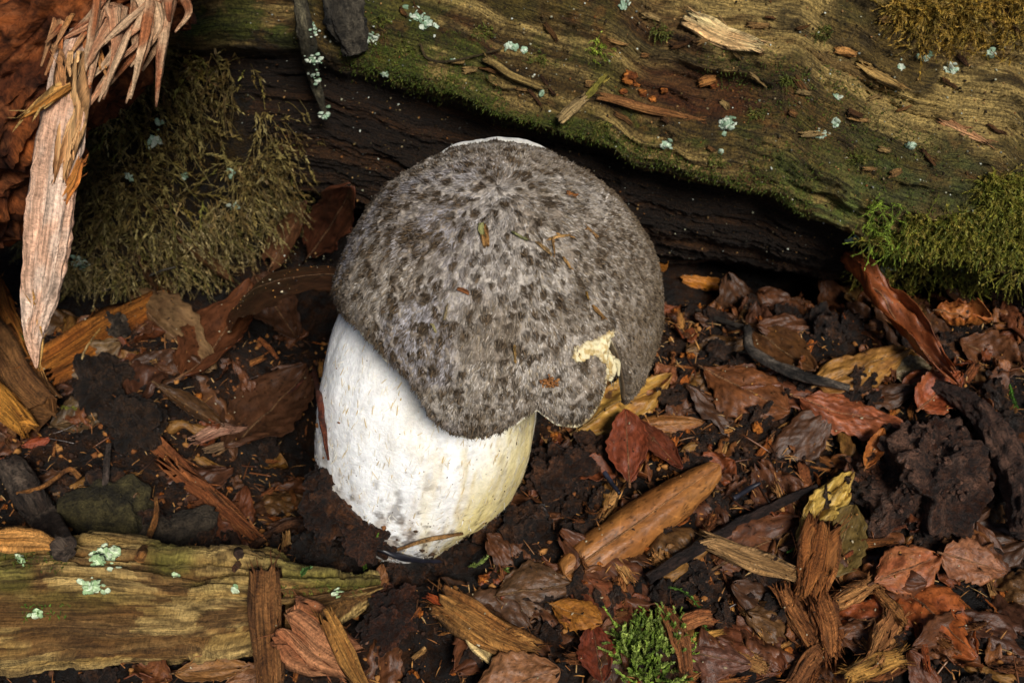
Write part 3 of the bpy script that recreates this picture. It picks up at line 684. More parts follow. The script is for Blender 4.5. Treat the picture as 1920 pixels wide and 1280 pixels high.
def leaf_mesh(L, W, seed, ca, cb, pw=0.72, curl=0.6, bend=0.4, twist=0.0, asym=0.0, tear=0.0, nu=44, nv=26, wrinkle=1.0, frag=False, th=0.014):
    ca = ca * (1.05, 1.0, 0.62); cb = cb * (1.05, 1.0, 0.62)
    if seed <= 15: ca, cb = ca * 0.6, cb * 0.6        # wet dark leaves, with the shade of the hollow put into their colour
    u = np.linspace(0, 1, nu); v = np.linspace(-1, 1, nv); U, Vv = np.meshgrid(u, v, indexing='ij')
    if frag:
        half = W / 2 * (0.75 + 0.35 * noise(P3(U * 3.1, np.sign(Vv) * 2.0 + seed), seed)) * np.sin(np.clip(U * 0.9 + 0.05, 0, 1) * math.pi) ** 0.35
    else:
        half = W / 2 * np.sin(math.pi * np.clip(U, 0.0, 1) ** (0.75 + 0.06 * (seed % 7))) ** pw * (1 + 0.05 * np.sin(U * 52) * np.abs(Vv)) + 0.012 * L
    half = half * (1 + 0.16 * noise(P3(U * 6, np.sign(Vv) * 3 + seed), seed + 21) * np.abs(Vv))
    x = U * L + (0.05 * L * noise(P3(Vv * 2.2, seed * 1.3), seed + 3) if frag else 0)
    vv = Vv + asym
    ph = curl * vv
    cc = max(abs(curl), 1e-3)
    y = half * np.sin(cc * vv) / cc; z = half * (1 - np.cos(cc * vv)) / cc * np.sign(curl)
    vein = (np.abs(((U - 0.24 * np.abs(Vv)) * 9 + 0.5) % 1 - 0.5) / 0.5)
    z = z + 0.010 * W * wrinkle * np.cos(vein * math.pi) * smooth(0, 0.25, np.abs(Vv)) - 0.03 * W * np.exp(-(Vv / 0.08) ** 2)
    z = z + wrinkle * 0.16 * W * fbm(P3(U * 2.6 + seed, Vv * 1.4, 0.3), 3, seed + 7) + wrinkle * 0.035 * W * fbm(P3(U * 9 + seed, Vv * 5, 0.7), 3, seed + 8) + wrinkle * 0.03 * W * np.abs(Vv) * np.sin(U * 17 + seed) 
    # bend along the length
    if abs(bend) > 1e-3:
        k = bend / L; a = k * (x - L / 2)
        x2 = np.sin(a) / k - z * np.sin(a); z2 = (1 - np.cos(a)) / k * 1.0 + z * np.cos(a)
        x, z = x2 + L / 2, z2
    if twist:
        a = twist * (U - 0.5); y, z = y * np.cos(a) - z * np.sin(a), y * np.sin(a) + z * np.cos(a)
    V = np.stack([x, y, z], -1).reshape(-1, 3)
    F = grid_faces(nu, nv)
    fu, fv = U.reshape(-1)[F].mean(1), Vv.reshape(-1)[F].mean(1)
    tear = 0 if tear < 0 else max(tear, 0.05 + 0.10 * ((seed * 37) % 10) / 10)
    if tear:
        q = fbm(P3(fu * 4.0 + seed, fv * 2.2, 1.7), 3, seed + 11) + 0.9 * smooth(0.5, 1.1, np.maximum(np.abs(fv), np.abs(fu * 2 - 1))) - 0.55
        keep = q < (0.75 - tear)
        if keep.sum() > 30: F = F[keep]
    nb = fbm(P3(U * 5 + seed, Vv * 3, 0.5), 4, seed + 13).reshape(-1)
    ed = smooth(0.7, 1.0, np.abs(Vv)).reshape(-1)
    col = mixc(np.broadcast_to(ca, V.shape), cb, np.clip(smooth(-0.5, 0.7, nb) * 0.8 + ed * 0.15, 0, 1))
    gc = np.stack([U.reshape(-1), Vv.reshape(-1), np.full(U.size, seed * 0.37)], -1)
    V, F, col, gc = compact(V, F, col, gc)
    V2, F2 = solidify(V, F, th)
    return V2, F2, np.vstack([col, mixc(col, hex3('7a5a42'), np.full(len(col), 0.15))]), np.vstack([gc, gc])
def place(V, p0, p1, n, L):
    e1, e2, e3 = basis(p0, p1, n); return p0 + V[:, :1] * e1 + V[:, 1:2] * e2 + V[:, 2:3] * e3
UPN = unit(np.array([0, -0.35, 1.0]))
def asp(q, lift):
    if len(q) == 2: return pt(q[0], q[1], lift)
    return P(*q)
LITTER = []
def leaf(q0, q1, wpx, ca, cb, label, curl=0.6, bend=0.4, roll=0, l0=0.25, l1=0.25, seed=1, tear=0.0, asym=0.0, twist=0.0, wrinkle=0.6, frag=False, rib=True, pw=0.72, name='dead_leaf', n=None, group=None):
    p0, p1 = asp(q0, l0), asp(q1, l1); L = np.linalg.norm(p1 - p0)
    dep = ((p0 + p1) / 2 - CAM) @ VD; W = wpx * dep / FPX
    nn = UPN if n is None else n
    nn = rotm(p1 - p0, math.radians(roll)) @ nn
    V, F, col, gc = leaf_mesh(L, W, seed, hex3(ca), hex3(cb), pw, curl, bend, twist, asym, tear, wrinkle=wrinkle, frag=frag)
    Vw = place(V, p0, p1, nn, L)
    LITTER.append((Vw, F))
    o = mk(name, Vw, F, M['leaf'], gc=gc, col=col, label=label, cat='leaf', group=group)
    if rib and not frag:                                   # raised midrib, a part of the leaf
        N = len(V) // 2; mid = np.abs(gc[:N, 1]) < 0.08
        us = np.unique(np.round(gc[:N, 0][mid], 4)); 
        c = np.array([Vw[:N][mid][np.abs(gc[:N, 0][mid] - u_) < 1e-3].mean(0) for u_ in us])
        if len(c) > 5:
            e3 = basis(p0, p1, nn)[2]; tdir = unit(c[0] - c[2])
            c = np.vstack([c[0] + tdir * 0.08 * L, c]) + e3 * 0.012
            V2, F2, g2 = tube(c, np.linspace(0.045, 0.012, 6) * min(1, W / 1.5), n=22, m=6, seed=seed, rough=0.1)
            mk('midrib', V2, F2, M['bark'], parent=o, gc=g2, col=np.broadcast_to(mixc(hex3(ca)[None], hex3('b48a5a'), [0.35])[0], V2.shape))
    return o
def chip_mesh(L, W, T, seed, ca, cb, ragged=0.25, hairs=10, nL=22, nA=34, bend=0.15, taper=0.3):
    r = np.random.default_rng(seed); ca = np.minimum(ca * (1.35, 1.3, 1.2), 0.8); cb = np.minimum(cb * (1.35, 1.3, 1.2), 0.8)
    u = np.linspace(0, 1, nL); a = np.arange(nA) * 2 * math.pi / nA; U, A = np.meshgrid(u, a, indexing='ij')
    ca2, sa2 = np.cos(A), np.sin(A); p = 0.55
    sy = np.sign(ca2) * np.abs(ca2) ** p; sz = np.sign(sa2) * np.abs(sa2) ** p
    prof = (1 - taper * smooth(0.55, 1, U) - taper * 0.6 * smooth(0.35, 0, U))
    st = 1 + 0.30 * noise(P3(U * 0.8, A * 3.3, seed), seed) + 0.16 * noise(P3(U * 3.5, A * 5.1, seed + 4), seed + 1)
    st = st * (1 + 0.28 * noise(P3(U * 0.5, A * nA * 0.13 * 2.1, seed + 8), seed + 6))
    e0 = np.clip(r.normal(0.1, 0.5, nA), -0.3, 1) * ragged * L; e1 = np.clip(r.normal(0.1, 0.5, nA), -0.3, 1) * ragged * L
    x = e0[None] * (1 - U) ** 1.5 + U * L - e1[None] * U ** 1.5
    y = sy * W / 2 * prof * st + 0.05 * L * noise(P3(U * 1.7, seed * 2.1), seed + 9); z = sz * T / 2 * prof * st * (1 - 0.55 * smooth(0.75, 1, U) - 0.55 * smooth(0.25, 0, U)) + 0.06 * L * noise(P3(U * 2.2, seed * 1.1), seed + 2) + bend * L * ((U - 0.5) ** 2 - 0.25)
    V = np.stack([x, y, z], -1).reshape(-1, 3)
    V = np.vstack([V, [[0.18 * L, 0, z[2].mean()]], [[0.82 * L, 0, z[-3].mean()]]])
    k = nL * nA; j = np.arange(nA); j2 = (j + 1) % nA
    F4 = grid_faces(nL, nA, wrap=True); F3 = np.vstack([np.stack([np.full(nA, k), j2, j], 1), np.stack([np.full(nA, k + 1), (nL - 1) * nA + j, (nL - 1) * nA + j2], 1)])
    gcA = np.stack([U * L, sy * W / 2 + seed * 2.7, sz * T / 2], -1).reshape(-1, 3); gcA = np.vstack([gcA, gcA[:1], gcA[-1:]])
    nb = fbm(P3(gcA[:, 0] * 0.7, gcA[:, 1] * 5, gcA[:, 2] * 5), 4, seed + 5)
    col = mixc(np.broadcast_to(ca, V.shape), cb, smooth(-0.5, 0.6, nb))
    Vs, F4s, F3s, Cs, Gs = [V], [F4], [F3], [col], [gcA]; off = len(V)
    for h in range(hairs):
        endh = h % 2 == 0; i = (r.integers(nL - 4, nL) if h % 4 == 0 else r.integers(0, 4)) if endh else r.integers(1, nL - 1); jj = r.integers(0, nA); b = np.array([x[i, jj], y[i, jj], z[i, jj]]); out = unit(np.array([0, y[i, jj] / W, z[i, jj] / T + 0.2]))
        d = unit(np.array([(1.0 if i > nL / 2 else -1.0) if endh else r.choice([-1, 1]) * 1.0, 0, 0]) + out * r.uniform(0.05, 0.5) + r.normal(0, 0.22, 3)); ll = r.uniform(0.08, 0.3) * min(L, 2.2); w = r.uniform(0.012, 0.04)
        s = unit(np.cross(d, out)) * w
        q = np.array([b - s, b + s, b + d * ll * 0.6 + s * 0.7 + out * 0.02, b + d * ll * 0.6 - s * 0.7 + out * 0.02, b + d * ll + out * 0.09 * ll])
        Vs.append(q); F4s.append(np.array([[0, 1, 2, 3]]) + off); F3s.append(np.array([[3, 2, 4]]) + off); Cs.append(np.broadcast_to(cb, q.shape)); Gs.append(q); off += 5
    return np.vstack(Vs), [np.vstack(F4s), np.vstack(F3s)], np.vstack(Cs), np.vstack(Gs)
def chip(q0, q1, wpx, tpx, ca, cb, label, seed=1, l0=0.2, l1=0.2, roll=0, ragged=0.2, hairs=14, bend=0.15, taper=0.3, name='wood_splinter', cat='splinter', parent=None, n=None, group=None, nL=22):
    p0, p1 = asp(q0, l0), asp(q1, l1); L = np.linalg.norm(p1 - p0); dep = ((p0 + p1) / 2 - CAM) @ VD; k = dep / FPX
    nn = rotm(p1 - p0, math.radians(roll)) @ (UPN if n is None else n)
    V, F, col, gc = chip_mesh(L, wpx * k, tpx * k, seed, hex3(ca), hex3(cb), ragged, hairs, bend=bend, taper=taper, nL=nL)
    Vp = place(V, p0, p1, nn, L)
    if parent is None and name != 'cap_straw': LITTER.append((Vp, F[0]))
    return mk(name, Vp, F, M['chip'], parent=parent, gc=gc, col=col, label=label, cat=cat if parent is None else None, group=group)
def twig(qs, rpx, ca, cb, label, seed=1, lifts=0.15, name='twig', cat='twig', mat='bark', parent=None, rough=0.28, ridge=0.1, m=12, n=40, ragged=0.0, flat=1.0, group=None):
    ls_ = lifts if isinstance(lifts, (list, tuple)) else [lifts] * len(qs)
    pts = np.array([asp(q, l) for q, l in zip(qs, ls_)]); dep = (pts.mean(0) - CAM) @ VD
    V, F, gc = tube(pts, np.asarray(rpx, float) * dep / FPX, n=n, m=m, seed=seed, rough=rough, freq=3.0, stretch=0.9, ridge=ridge, ragged=ragged, flat=flat)
    nb = fbm(P3(gc[:, 0] * 1.2, gc[:, 1] * 4, gc[:, 2] * 4), 4, seed + 5)
    return mk(name, V, F, M[mat], parent=parent, gc=gc, col=mixc(np.broadcast_to(hex3(ca), V.shape), hex3(cb), smooth(-0.4, 0.5, nb)), label=label, cat=cat if parent is None else None, group=group)
def lift_hex(h): return hex3(h) * (2.1, 1.8, 1.5)
def clod(q, rpx, label, ca='1c130d', cb='3a281b', seed=1, amp=0.45, freq=1.8, sink=0.3, name='soil_clod', cat='clod', mat='soil', n=44, m=60, sharp=False):
    p = pt(*q); k = ((p - CAM) @ VD) / FPX; r = np.asarray(rpx, float) * k
    c_ = p + np.array([0, 0, 1]) * r[2] * (1 - 2 * sink) * 0.5
    V, F, gc = blob(c_, r, seed=seed, amp=amp, freq=freq, n=n, m=m, rot=rotm([0, 0, 1], seed * 1.7), octv=5, sharp=sharp)
    if mat == 'soil': V = V + unit(V - c_) * (0.16 * fbm(V * 1.8, 5, seed + 2, 0.7) * min(1.0, r.min() / 0.6))[:, None]
    nb = fbm(V * 1.5, 4, seed)
    o = mk(name, V, F, M[mat], gc=gc, col=mixc(np.broadcast_to(lift_hex(ca), V.shape), lift_hex(cb), smooth(-0.4, 0.6, nb)), label=label, cat=cat)
    rc = np.random.default_rng(seed); b = Bag(); nc = int(np.clip(60 * (rpx[0] / 30) ** 1.6, 40, 900)) if mat == 'soil' else 70
    for i in range(nc):
        k2 = rc.integers(len(V) - 2); d = unit(V[k2] - c_); r_ = (0.02 + 0.10 * rc.random() ** 2.2) * (0.6 if mat != 'soil' else 1)
        Vn, Fn = SMALL[rc.integers(16)]; t_ = rc.random()
        b.add(Vn * (r_, r_ * rc.uniform(0.6, 1.5), r_) @ rotm(rc.normal(size=3), rc.uniform(0, 6)).T + V[k2] + d * r_ * 0.3, Fn, (lift_hex(ca) * (1 - t_) + lift_hex(cb) * t_) * rc.uniform(0.7, 1.5))
    b.build('crumbs', M['soil'], parent=o, kind='stuff')
    return o

def moss_stems(bag, roots, norms, Lr, r, cols, leaves=14, lsize=0.10, droop=0.5, spread=0.8, seg=5, wid=0.014, lean=None, lw=0.17):
    p = np.asarray(roots, float); n = np.asarray(norms, float); N = len(p); cols = np.array(cols)
    L = r.uniform(*Lr, N)[:, None]; d = unit(n + spread * r.normal(size=(N, 3)) + (0 if lean is None else lean))
    pts = [p - n * 0.03]
    for i in range(seg):
        d = unit(d + r.normal(0, 0.16, (N, 3)) + np.array([0, 0, -1.0]) * droop / seg); pts.append(pts[-1] + d * L / seg)
    c = np.stack(pts, 1); t = unit(np.gradient(c, axis=1)); s = unit(np.cross(t, r.normal(size=(N, 1, 3)))); s2 = np.cross(t, s)
    w = (wid * np.linspace(1, 0.4, seg + 1))[None, :, None]
    k = r.random(N)[:, None]; col = (cols[r.integers(len(cols), size=N)] * k + cols[r.integers(len(cols), size=N)] * (1 - k)) * r.uniform(0.7, 1.25, N)[:, None]
    V = np.stack([c + s * w, c - s * w * 0.5 + s2 * w * 0.87, c - s * w * 0.5 - s2 * w * 0.87], 2)
    F = (grid_faces(seg + 1, 3, wrap=True)[None] + (np.arange(N) * (seg + 1) * 3)[:, None, None]).reshape(-1, 4)
    bag.add(V.reshape(-1, 3), F, np.repeat(col * 0.8, (seg + 1) * 3, 0))
    if leaves:
        uu = np.sort(r.uniform(0.12, 1.0, (N, leaves)), 1) * seg; i0 = np.minimum(uu.astype(int), seg - 1); fr = (uu - i0)[..., None]; ar = np.arange(N)[:, None]
        b = c[ar, i0] * (1 - fr) + c[ar, i0 + 1] * fr; tt_ = t[ar, i0]
        az = r.uniform(0, 2 * math.pi, (N, leaves, 1)); o = s[ar, i0] * np.cos(az) + s2[ar, i0] * np.sin(az)
        ld = unit(tt_ * 0.9 + o * 0.75); ll = (lsize * r.uniform(0.6, 1.2, (N, leaves)) * (1.15 - 0.4 * uu / seg))[..., None]; sd = unit(np.cross(ld, tt_ + 0.01)) * ll * lw
        V = np.stack([b - sd, b + sd, b + ld * ll * 0.5 + sd * 0.9, b + ld * ll], 2)
        q = np.arange(N * leaves) * 4
        lc_ = (col[:, None] * r.uniform(0.8, 1.3, (N, leaves))[..., None]).reshape(-1, 3)
        bag.add(V.reshape(-1, 3), np.vstack([np.stack([q, q + 1, q + 2], 1), np.stack([q, q + 2, q + 3], 1)]), np.repeat(lc_, 4, 0))
def surf_points(polys, n, r, keys):
    out = []
    while len(out) < n:
        x0, y0, x1, y1 = polys[r.integers(len(polys))]
        out.append(hit(r.uniform(x0, x1), r.uniform(y0, y1), keys))
    return np.array([o[0] for o in out]), np.array([o[1] for o in out])
def mesh_points(V, F, n, r):
    T = np.vstack([F[:, [0, 1, 2]], F[:, [0, 2, 3]]]); a = np.cross(V[T[:, 1]] - V[T[:, 0]], V[T[:, 2]] - V[T[:, 0]]); ar = np.linalg.norm(a, axis=1)
    i = r.choice(len(T), n, p=ar / ar.sum()); w = r.dirichlet([1, 1, 1], n)
    return (V[T[i]] * w[..., None]).sum(1), unit(a[i])
def lichen(bag, px, py, rpx, n, r, keys, cols):
    for i in range(n):
        a, d = r.uniform(0, 6.28), rpx * abs(r.normal(0, 0.42))
        p, nn = hit(px + d * math.cos(a), py + 0.75 * d * math.sin(a), keys); rad = r.uniform(0.03, 0.11)
        V, F = nub((0, 0, 0), (rad, rad * r.uniform(0.6, 1.4), rad * 0.22), r.integers(99))
        e1 = unit(np.cross(nn, [0.3, 0.5, 0.7])); R_ = np.stack([e1, np.cross(nn, e1), nn], 1)
        bag.add(V @ R_.T + p + nn * 0.012, F, cols[r.integers(len(cols))] * r.uniform(0.8, 1.15))
MINT = [hex3('8ba38a'), hex3('a3b39f'), hex3('6f866c'), hex3('b4bcaa')]

# ================================================================== moss on hummock and log
rm = np.random.default_rng(21)
OL = [hex3('75642c'), hex3('85743a'), hex3('57481f'), hex3('a08c58'), hex3('63482a'), hex3('6f6c30'), hex3('4a3a1c')]
hq = hF[0][:, ::-1]
mp_, mn_ = mesh_points(hV, hq, 15000, rm)
mn_ = np.where((((mp_ - hc) * mn_).sum(1) < 0)[:, None], -mn_, mn_)
sel = (mn_[:, 1] < 0.35) & (mp_[:, 2] > -1.0) & (fbm(mp_ * 0.9, 3, 63) > -0.42); mp_, mn_ = mp_[sel], mn_[sel]
bag = Bag(); low = mp_[:, 2] < 3.5
mk_ = fbm(mp_ * 0.45, 2, 64) > 0.05
moss_stems(bag, mp_[~low & mk_], mn_[~low & mk_], (0.6, 2.4), rm, [hex3('5d4a26'), hex3('6f5f34'), hex3('4a3a1a'), hex3('7d7040')], leaves=12, lsize=0.24, droop=0.9, wid=0.02, spread=1.0)
low2 = low | mk_
moss_stems(bag, mp_[~low2], mn_[~low2], (0.6, 2.0), rm, OL, leaves=18, lsize=0.22, droop=0.7, wid=0.018)
moss_stems(bag, mp_[low], mn_[low], (0.6, 1.8), rm, [hex3('7a683c'), hex3('655230'), hex3('94845a'), hex3('615a2c')], leaves=11, lsize=0.19, droop=0.5, wid=0.016, spread=1.1)
bag.build('moss_fronds', M['moss'], parent=hum, kind='stuff')
for i, (px, py, rp_, n_l) in enumerate([(290, 262, 22, 26), (440, 385, 14, 18), (430, 320, 10, 12), (150, 490, 30, 40), (300, 230, 8, 8), (240, 330, 12, 10), (345, 330, 8, 8)]):
    lb = Bag(); lichen(lb, px, py, rp_, n_l, rm, ['hummock'], MINT)
    for k_, vv_ in enumerate(lb.V): lb.V[k_] = vv_ + unit(CAM - hc) * 0.5
    lb.build('lichen_crust', M['lichen'], parent=hum, kind='stuff')
# short green moss film on the lip of the log
s0, n0_ = [], []
while len(s0) < 6500:
    p, n = hit(rm.uniform(640, 1760), rm.uniform(60, 470), ['log'])
    rel = p - L0; s = rel @ LA; th = math.atan2(rel[2], rel @ LF); h = LR * (th - np.interp(s, lip_s, lip_t))
    w = math.exp(-((h - 0.25) / 0.55) ** 2) + 0.16 * (0 < h < 5)
    if rm.random() < w and noise(np.array([[s * 0.5, h * 0.8, 3.0]]), 55)[0] > 0.02: s0.append(p); n0_.append(n)
bag = Bag()
moss_stems(bag, s0, n0_, (0.06, 0.20), rm, [hex3('4a5a1c'), hex3('5d6b26'), hex3('3c461a'), hex3('5d5426')], leaves=4, lsize=0.07, droop=0.1, seg=2, wid=0.010)
bag.build('moss_film', M['moss'], parent=log_o, kind='stuff', label='fine dark green moss along the lip of the log')
def moss_clump(boxes, n, Lr, cols, label, leaves=18, lsize=0.12, keys=('log',), droop=0.3, spread=0.7, name='moss_clump', lean=None, wid=0.014, lw=0.17):
    p, nn = surf_points(boxes, n, rm, list(keys)); b = Bag()
    moss_stems(b, p, nn, Lr, rm, cols, leaves=leaves, lsize=lsize, droop=droop, spread=spread, wid=wid, lean=lean, lw=lw)
    return b.build(name, M['moss'], label=label, cat='moss')
YG = [hex3('6c6a22'), hex3('7d7a2c'), hex3('59601f'), hex3('8a7a34')]
moss_clump([(1600, 440, 1930, 540), (1690, 400, 1930, 470), (1840, 330, 1930, 420)], 2600, (0.25, 0.8), YG, 'yellow-green feathery moss over the right foot of the log', droop=0.5, lsize=0.13, leaves=16)
moss_clump([(1700, 20, 1930, 90), (1780, 0, 1930, 40), (1680, 0, 1760, 30)], 700, (0.4, 1.3), [hex3('8a6c24'), hex3('77652a'), hex3('9a7a34')], 'golden moss tufts high on the log', droop=0.6, lsize=0.14)
moss_clump([(1100, 80, 1128, 98)], 26, (0.3, 0.7), [hex3('7b8a2c'), hex3('8f9a3a')], 'small bright moss sprig in the middle of the log face', lean=np.array([1.0, 0, 0]))
moss_clump([(1620, 380, 1700, 480)], 90, (0.4, 1.0), [hex3('7d9330'), hex3('6c7d2a')], 'bright green moss strands below the pale green patch', droop=0.6)
for (px, py, rp_, n_l) in [(1362, 231, 20, 60), (1535, 252, 14, 26), (1250, 270, 14, 26), (1705, 272, 12, 18), (1568, 232, 7, 10), (660, 20, 18, 26), (690, 70, 24, 30), (780, 30, 26, 30), (800, 45, 16, 20),
                           (960, 88, 14, 28), (985, 95, 8, 10), (1170, 10, 14, 20), (1570, 180, 8, 8), (850, 115, 6, 8), (1735, 108, 12, 18), (1785, 132, 14, 22), (1860, 100, 16, 20), (1690, 125, 10, 12),
                           (1600, 450, 16, 30), (1660, 505, 18, 26), (1350, 284, 6, 6), (720, 140, 10, 14), (1015, 175, 6, 7)]:
    lb = Bag(); lichen(lb, px, py, rp_, n_l, rm, ['log'], MINT); lb.build('lichen_crust', M['lichen'], parent=log_o, kind='stuff')
sbag = Bag()
for i in range(3600):
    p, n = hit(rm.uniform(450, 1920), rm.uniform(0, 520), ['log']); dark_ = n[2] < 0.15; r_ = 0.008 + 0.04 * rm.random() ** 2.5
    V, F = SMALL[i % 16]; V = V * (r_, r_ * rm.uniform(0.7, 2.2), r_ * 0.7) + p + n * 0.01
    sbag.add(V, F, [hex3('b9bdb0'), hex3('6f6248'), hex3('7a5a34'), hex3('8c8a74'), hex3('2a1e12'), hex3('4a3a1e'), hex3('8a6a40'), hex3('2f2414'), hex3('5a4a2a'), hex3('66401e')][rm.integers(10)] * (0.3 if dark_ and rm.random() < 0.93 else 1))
sbag.build('crumb_specks', M['debris'], parent=log_o, kind='stuff')

# ================================================================== broken red stump, top left
spath = np.array([P(-520, 1150, 33), P(-420, 800, 31.5), P(-260, 450, 29.5), P(-60, 190, 28.2), P(110, 20, 27.5), P(230, -140, 27), P(330, -300, 26.5)])
stp = thing('broken_stump', spath[0], 'crumbling rust-red broken trunk with pale hanging splinters, left of the moss', 'stump')
V, F, gc = tube(spath, np.array([2.6, 2.6, 2.55, 2.45, 2.3, 2.2, 1.9]), n=190, m=150, seed=8, rough=0.22, freq=1.1, stretch=0.8, ridge=0.12)
V[:-2] += unit(V[:-2] - catmull(spath, 190).repeat(150, 0)) * (0.20 * fbm(V[:-2] * 1.6, 5, 101, 0.68) + 0.12 * fbm(V[:-2] * 5, 3, 102, 0.65))[:, None]
nb = fbm(V * 0.9, 4, 103); nb2 = fbm(V * 2.5, 4, 104)
sc_ = mixc(np.broadcast_to(hex3('4a2411'), V.shape), hex3('85471f'), smooth(-0.3, 0.6, nb)); sc_ = mixc(sc_, hex3('2a150c'), smooth(0.0, 0.5, nb2) * 0.7); sc_ = mixc(sc_, hex3('8a5230'), smooth(0.25, 0.6, fbm(V * 4 + 9, 3, 105)) * 0.5)
mk('trunk', V, F, M['rust'], parent=stp, gc=gc, col=sc_); add_bvh('stump', V, F)
twig([(165, 40, 26.0), (140, 120, 25.2), (112, 270, 25.2), (92, 420, 25.4), (76, 540, 25.5), (63, 625, 25.6), (68, 690, 25.7)], [26, 34, 40, 40, 33, 17, 2], 'e9b796', 'f4d2b8', None, seed=45, name='splinter', parent=stp, mat='fibre',
     m=44, n=120, flat=0.34, rough=0.10, ridge=0.22)
SPL = [((138, 115, 24.9), (120, 330, 25.2), 46, 24, 'd0a070', 'b07c50', 0.3, 0.4),
       ((140, 150, 24.9), (40, 222, 24.7), 22, 12, 'c8883f', 'd6a465', 0.2, 0.6), ((66, 560, 25.5), (70, 692, 25.8), 14, 8, 'd0a060', 'b8884a', 0.1, 0.7),
       ((120, 380, 25.3), (152, 300, 25.1), 18, 10, 'b87a3c', 'a5622c', 0.2, 0.3)]
for i, (a, b, w, t_, c1, c2, rg, tp) in enumerate(SPL):
    chip(a, b, w, t_, c1, c2, None, seed=40 + i, parent=stp, name='splinter', ragged=rg, taper=tp, hairs=16, n=-VD, bend=0.05, nL=34)
rsn = random.Random(9)
for i in range(30):        # frayed strands
    x0, y0 = rsn.uniform(185, 330), rsn.uniform(-30, 40); k_ = rsn.random()
    x1, y1 = x0 - rsn.uniform(20, 120), y0 + rsn.uniform(90, 250)
    if i % 5 == 0: x1, y1 = x0 + rsn.uniform(-10, 15), y0 + rsn.uniform(60, 130)
    xm, ym = (x0 + x1) / 2 + rsn.uniform(-5, 35), (y0 + y1) / 2
    d_ = rsn.uniform(24.8, 25.6)
    twig([(x0, y0, d_), (xm, ym, d_ - 0.3), (x1, y1, d_ + rsn.uniform(-0.2, 0.3))], [rsn.uniform(6, 14), 8, 2], rsn.choice(['c68a64', 'b06c48', 'd6a67c', 'a5653f']), 'e0b890', None, seed=60 + i, name='splinter', parent=stp, mat='fibre', m=7, n=16, flat=0.45, ridge=0.3)
for i in range(16):
    x0, y0 = rsn.uniform(90, 180), rsn.uniform(20, 120); a_ = rsn.uniform(1.0, 2.3); l_ = rsn.uniform(50, 110)
    twig([(x0, y0, 25.4), (x0 + l_ * math.cos(a_), y0 + l_ * math.sin(a_), 24.9)], [7, 5, 2], rsn.choice(['b8703f', 'c98a4c', 'a85f38']), 'c79264', None, seed=100 + i, name='splinter', parent=stp, mat='fibre', m=6, n=10, flat=0.5)

# ================================================================== rotten branch, lower left
bpath = np.array([pt(-330, 1150, 1.2), pt(-120, 1140, 1.25), pt(150, 1135, 1.3), pt(400, 1135, 1.3), pt(560, 1130, 1.25), pt(640, 1115, 1.1), pt(712, 1098, 0.9)])
nbn, mbn = 300, 130
V, F, gc = tube(bpath, np.array([1.75, 1.75, 1.68, 1.5, 1.2, 0.62, 0.18]), n=nbn, m=mbn, seed=14, rough=0.13, freq=0.9, ridge=0.10, stretch=0.3)
bc = catmull(bpath, nbn).repeat(mbn, 0); rd = unit(V[:-2] - bc)
X_ = gc[:-2, 0]; ag = np.tile(np.arange(mbn) * 2 * math.pi / mbn, nbn)
gr = fbm(P3(X_ * 0.35, np.cos(ag) * 7, np.sin(ag) * 7), 4, 111); gr2 = fbm(P3(X_ * 1.2, np.cos(ag) * 16, np.sin(ag) * 16), 3, 112)
lump = fbm(P3(X_ * 0.5, np.cos(ag) * 1.8, np.sin(ag) * 1.8), 3, 113)
lay = np.floor((lump * 1.4 + gr * 0.45) * 3) / 3
V[:-2] += rd * (0.11 * gr + 0.05 * gr2 + 0.20 * lay)[:, None]
bcol = mixc(np.broadcast_to(hex3('9c7c44'), V.shape), hex3('bf9f62'), np.append(smooth(-0.4, 0.5, gr), [0, 0]))
bcol = mixc(bcol, hex3('5b3518'), np.append(smooth(0.05, 0.4, -lay + 0.35 * gr2) * 0.75, [0, 0]))
upw = np.append(smooth(0.15, 0.9, rd @ unit(np.array([0, 0.6, 1.0]))), [0, 0])
bcol = mixc(bcol, hex3('5f5f24'), upw * np.append(smooth(-0.3, 0.4, fbm(P3(X_ * 0.4, ag * 2), 3, 114)), [0, 0]) * 0.75)
bcol = mixc(bcol, hex3('3a2412'), np.append(smooth(0.2, 0.5, gr2 + 0.5 * gr) * 0.6, [0, 0]))
br = mk('rotten_branch', V, F, M['fibre'], gc=gc, col=bcol, label='thick pale yellow rotten branch with lichen lying across the soil', cat='branch')
add_bvh('branch', V, F)
for (px, py, rp_, n_l) in [(190, 1045, 30, 90), (175, 1100, 26, 70), (215, 1035, 16, 30), (330, 1080, 10, 14), (440, 1105, 8, 8), (40, 1050, 20, 14), (630, 1110, 12, 14), (70, 1150, 16, 16)]:
    lb = Bag(); lichen(lb, px, py, rp_, n_l, rm, ['branch'], [hex3('a9bf94'), hex3('c2d0b0'), hex3('8aa578')]); lb.build('lichen_crust', M['lichen'], parent=br, kind='stuff')
for (bx, nn_, cols) in [([(10, 1030, 130, 1070)], 120, [hex3('3f4a1a'), hex3('566020')]), ([(40, 1130, 130, 1160)], 70, [hex3('46601c'), hex3('587a28')]), ([(520, 1095, 680, 1110)], 90, [hex3('4a561c'), hex3('6a6a2a')])]:
    p_, n_v = surf_points(bx, nn_, rm, ['branch']); b = Bag(); moss_stems(b, p_, n_v, (0.08, 0.22), rm, cols, leaves=5, lsize=0.07, seg=2, wid=0.01); b.build('moss_film', M['moss'], parent=br, kind='stuff')

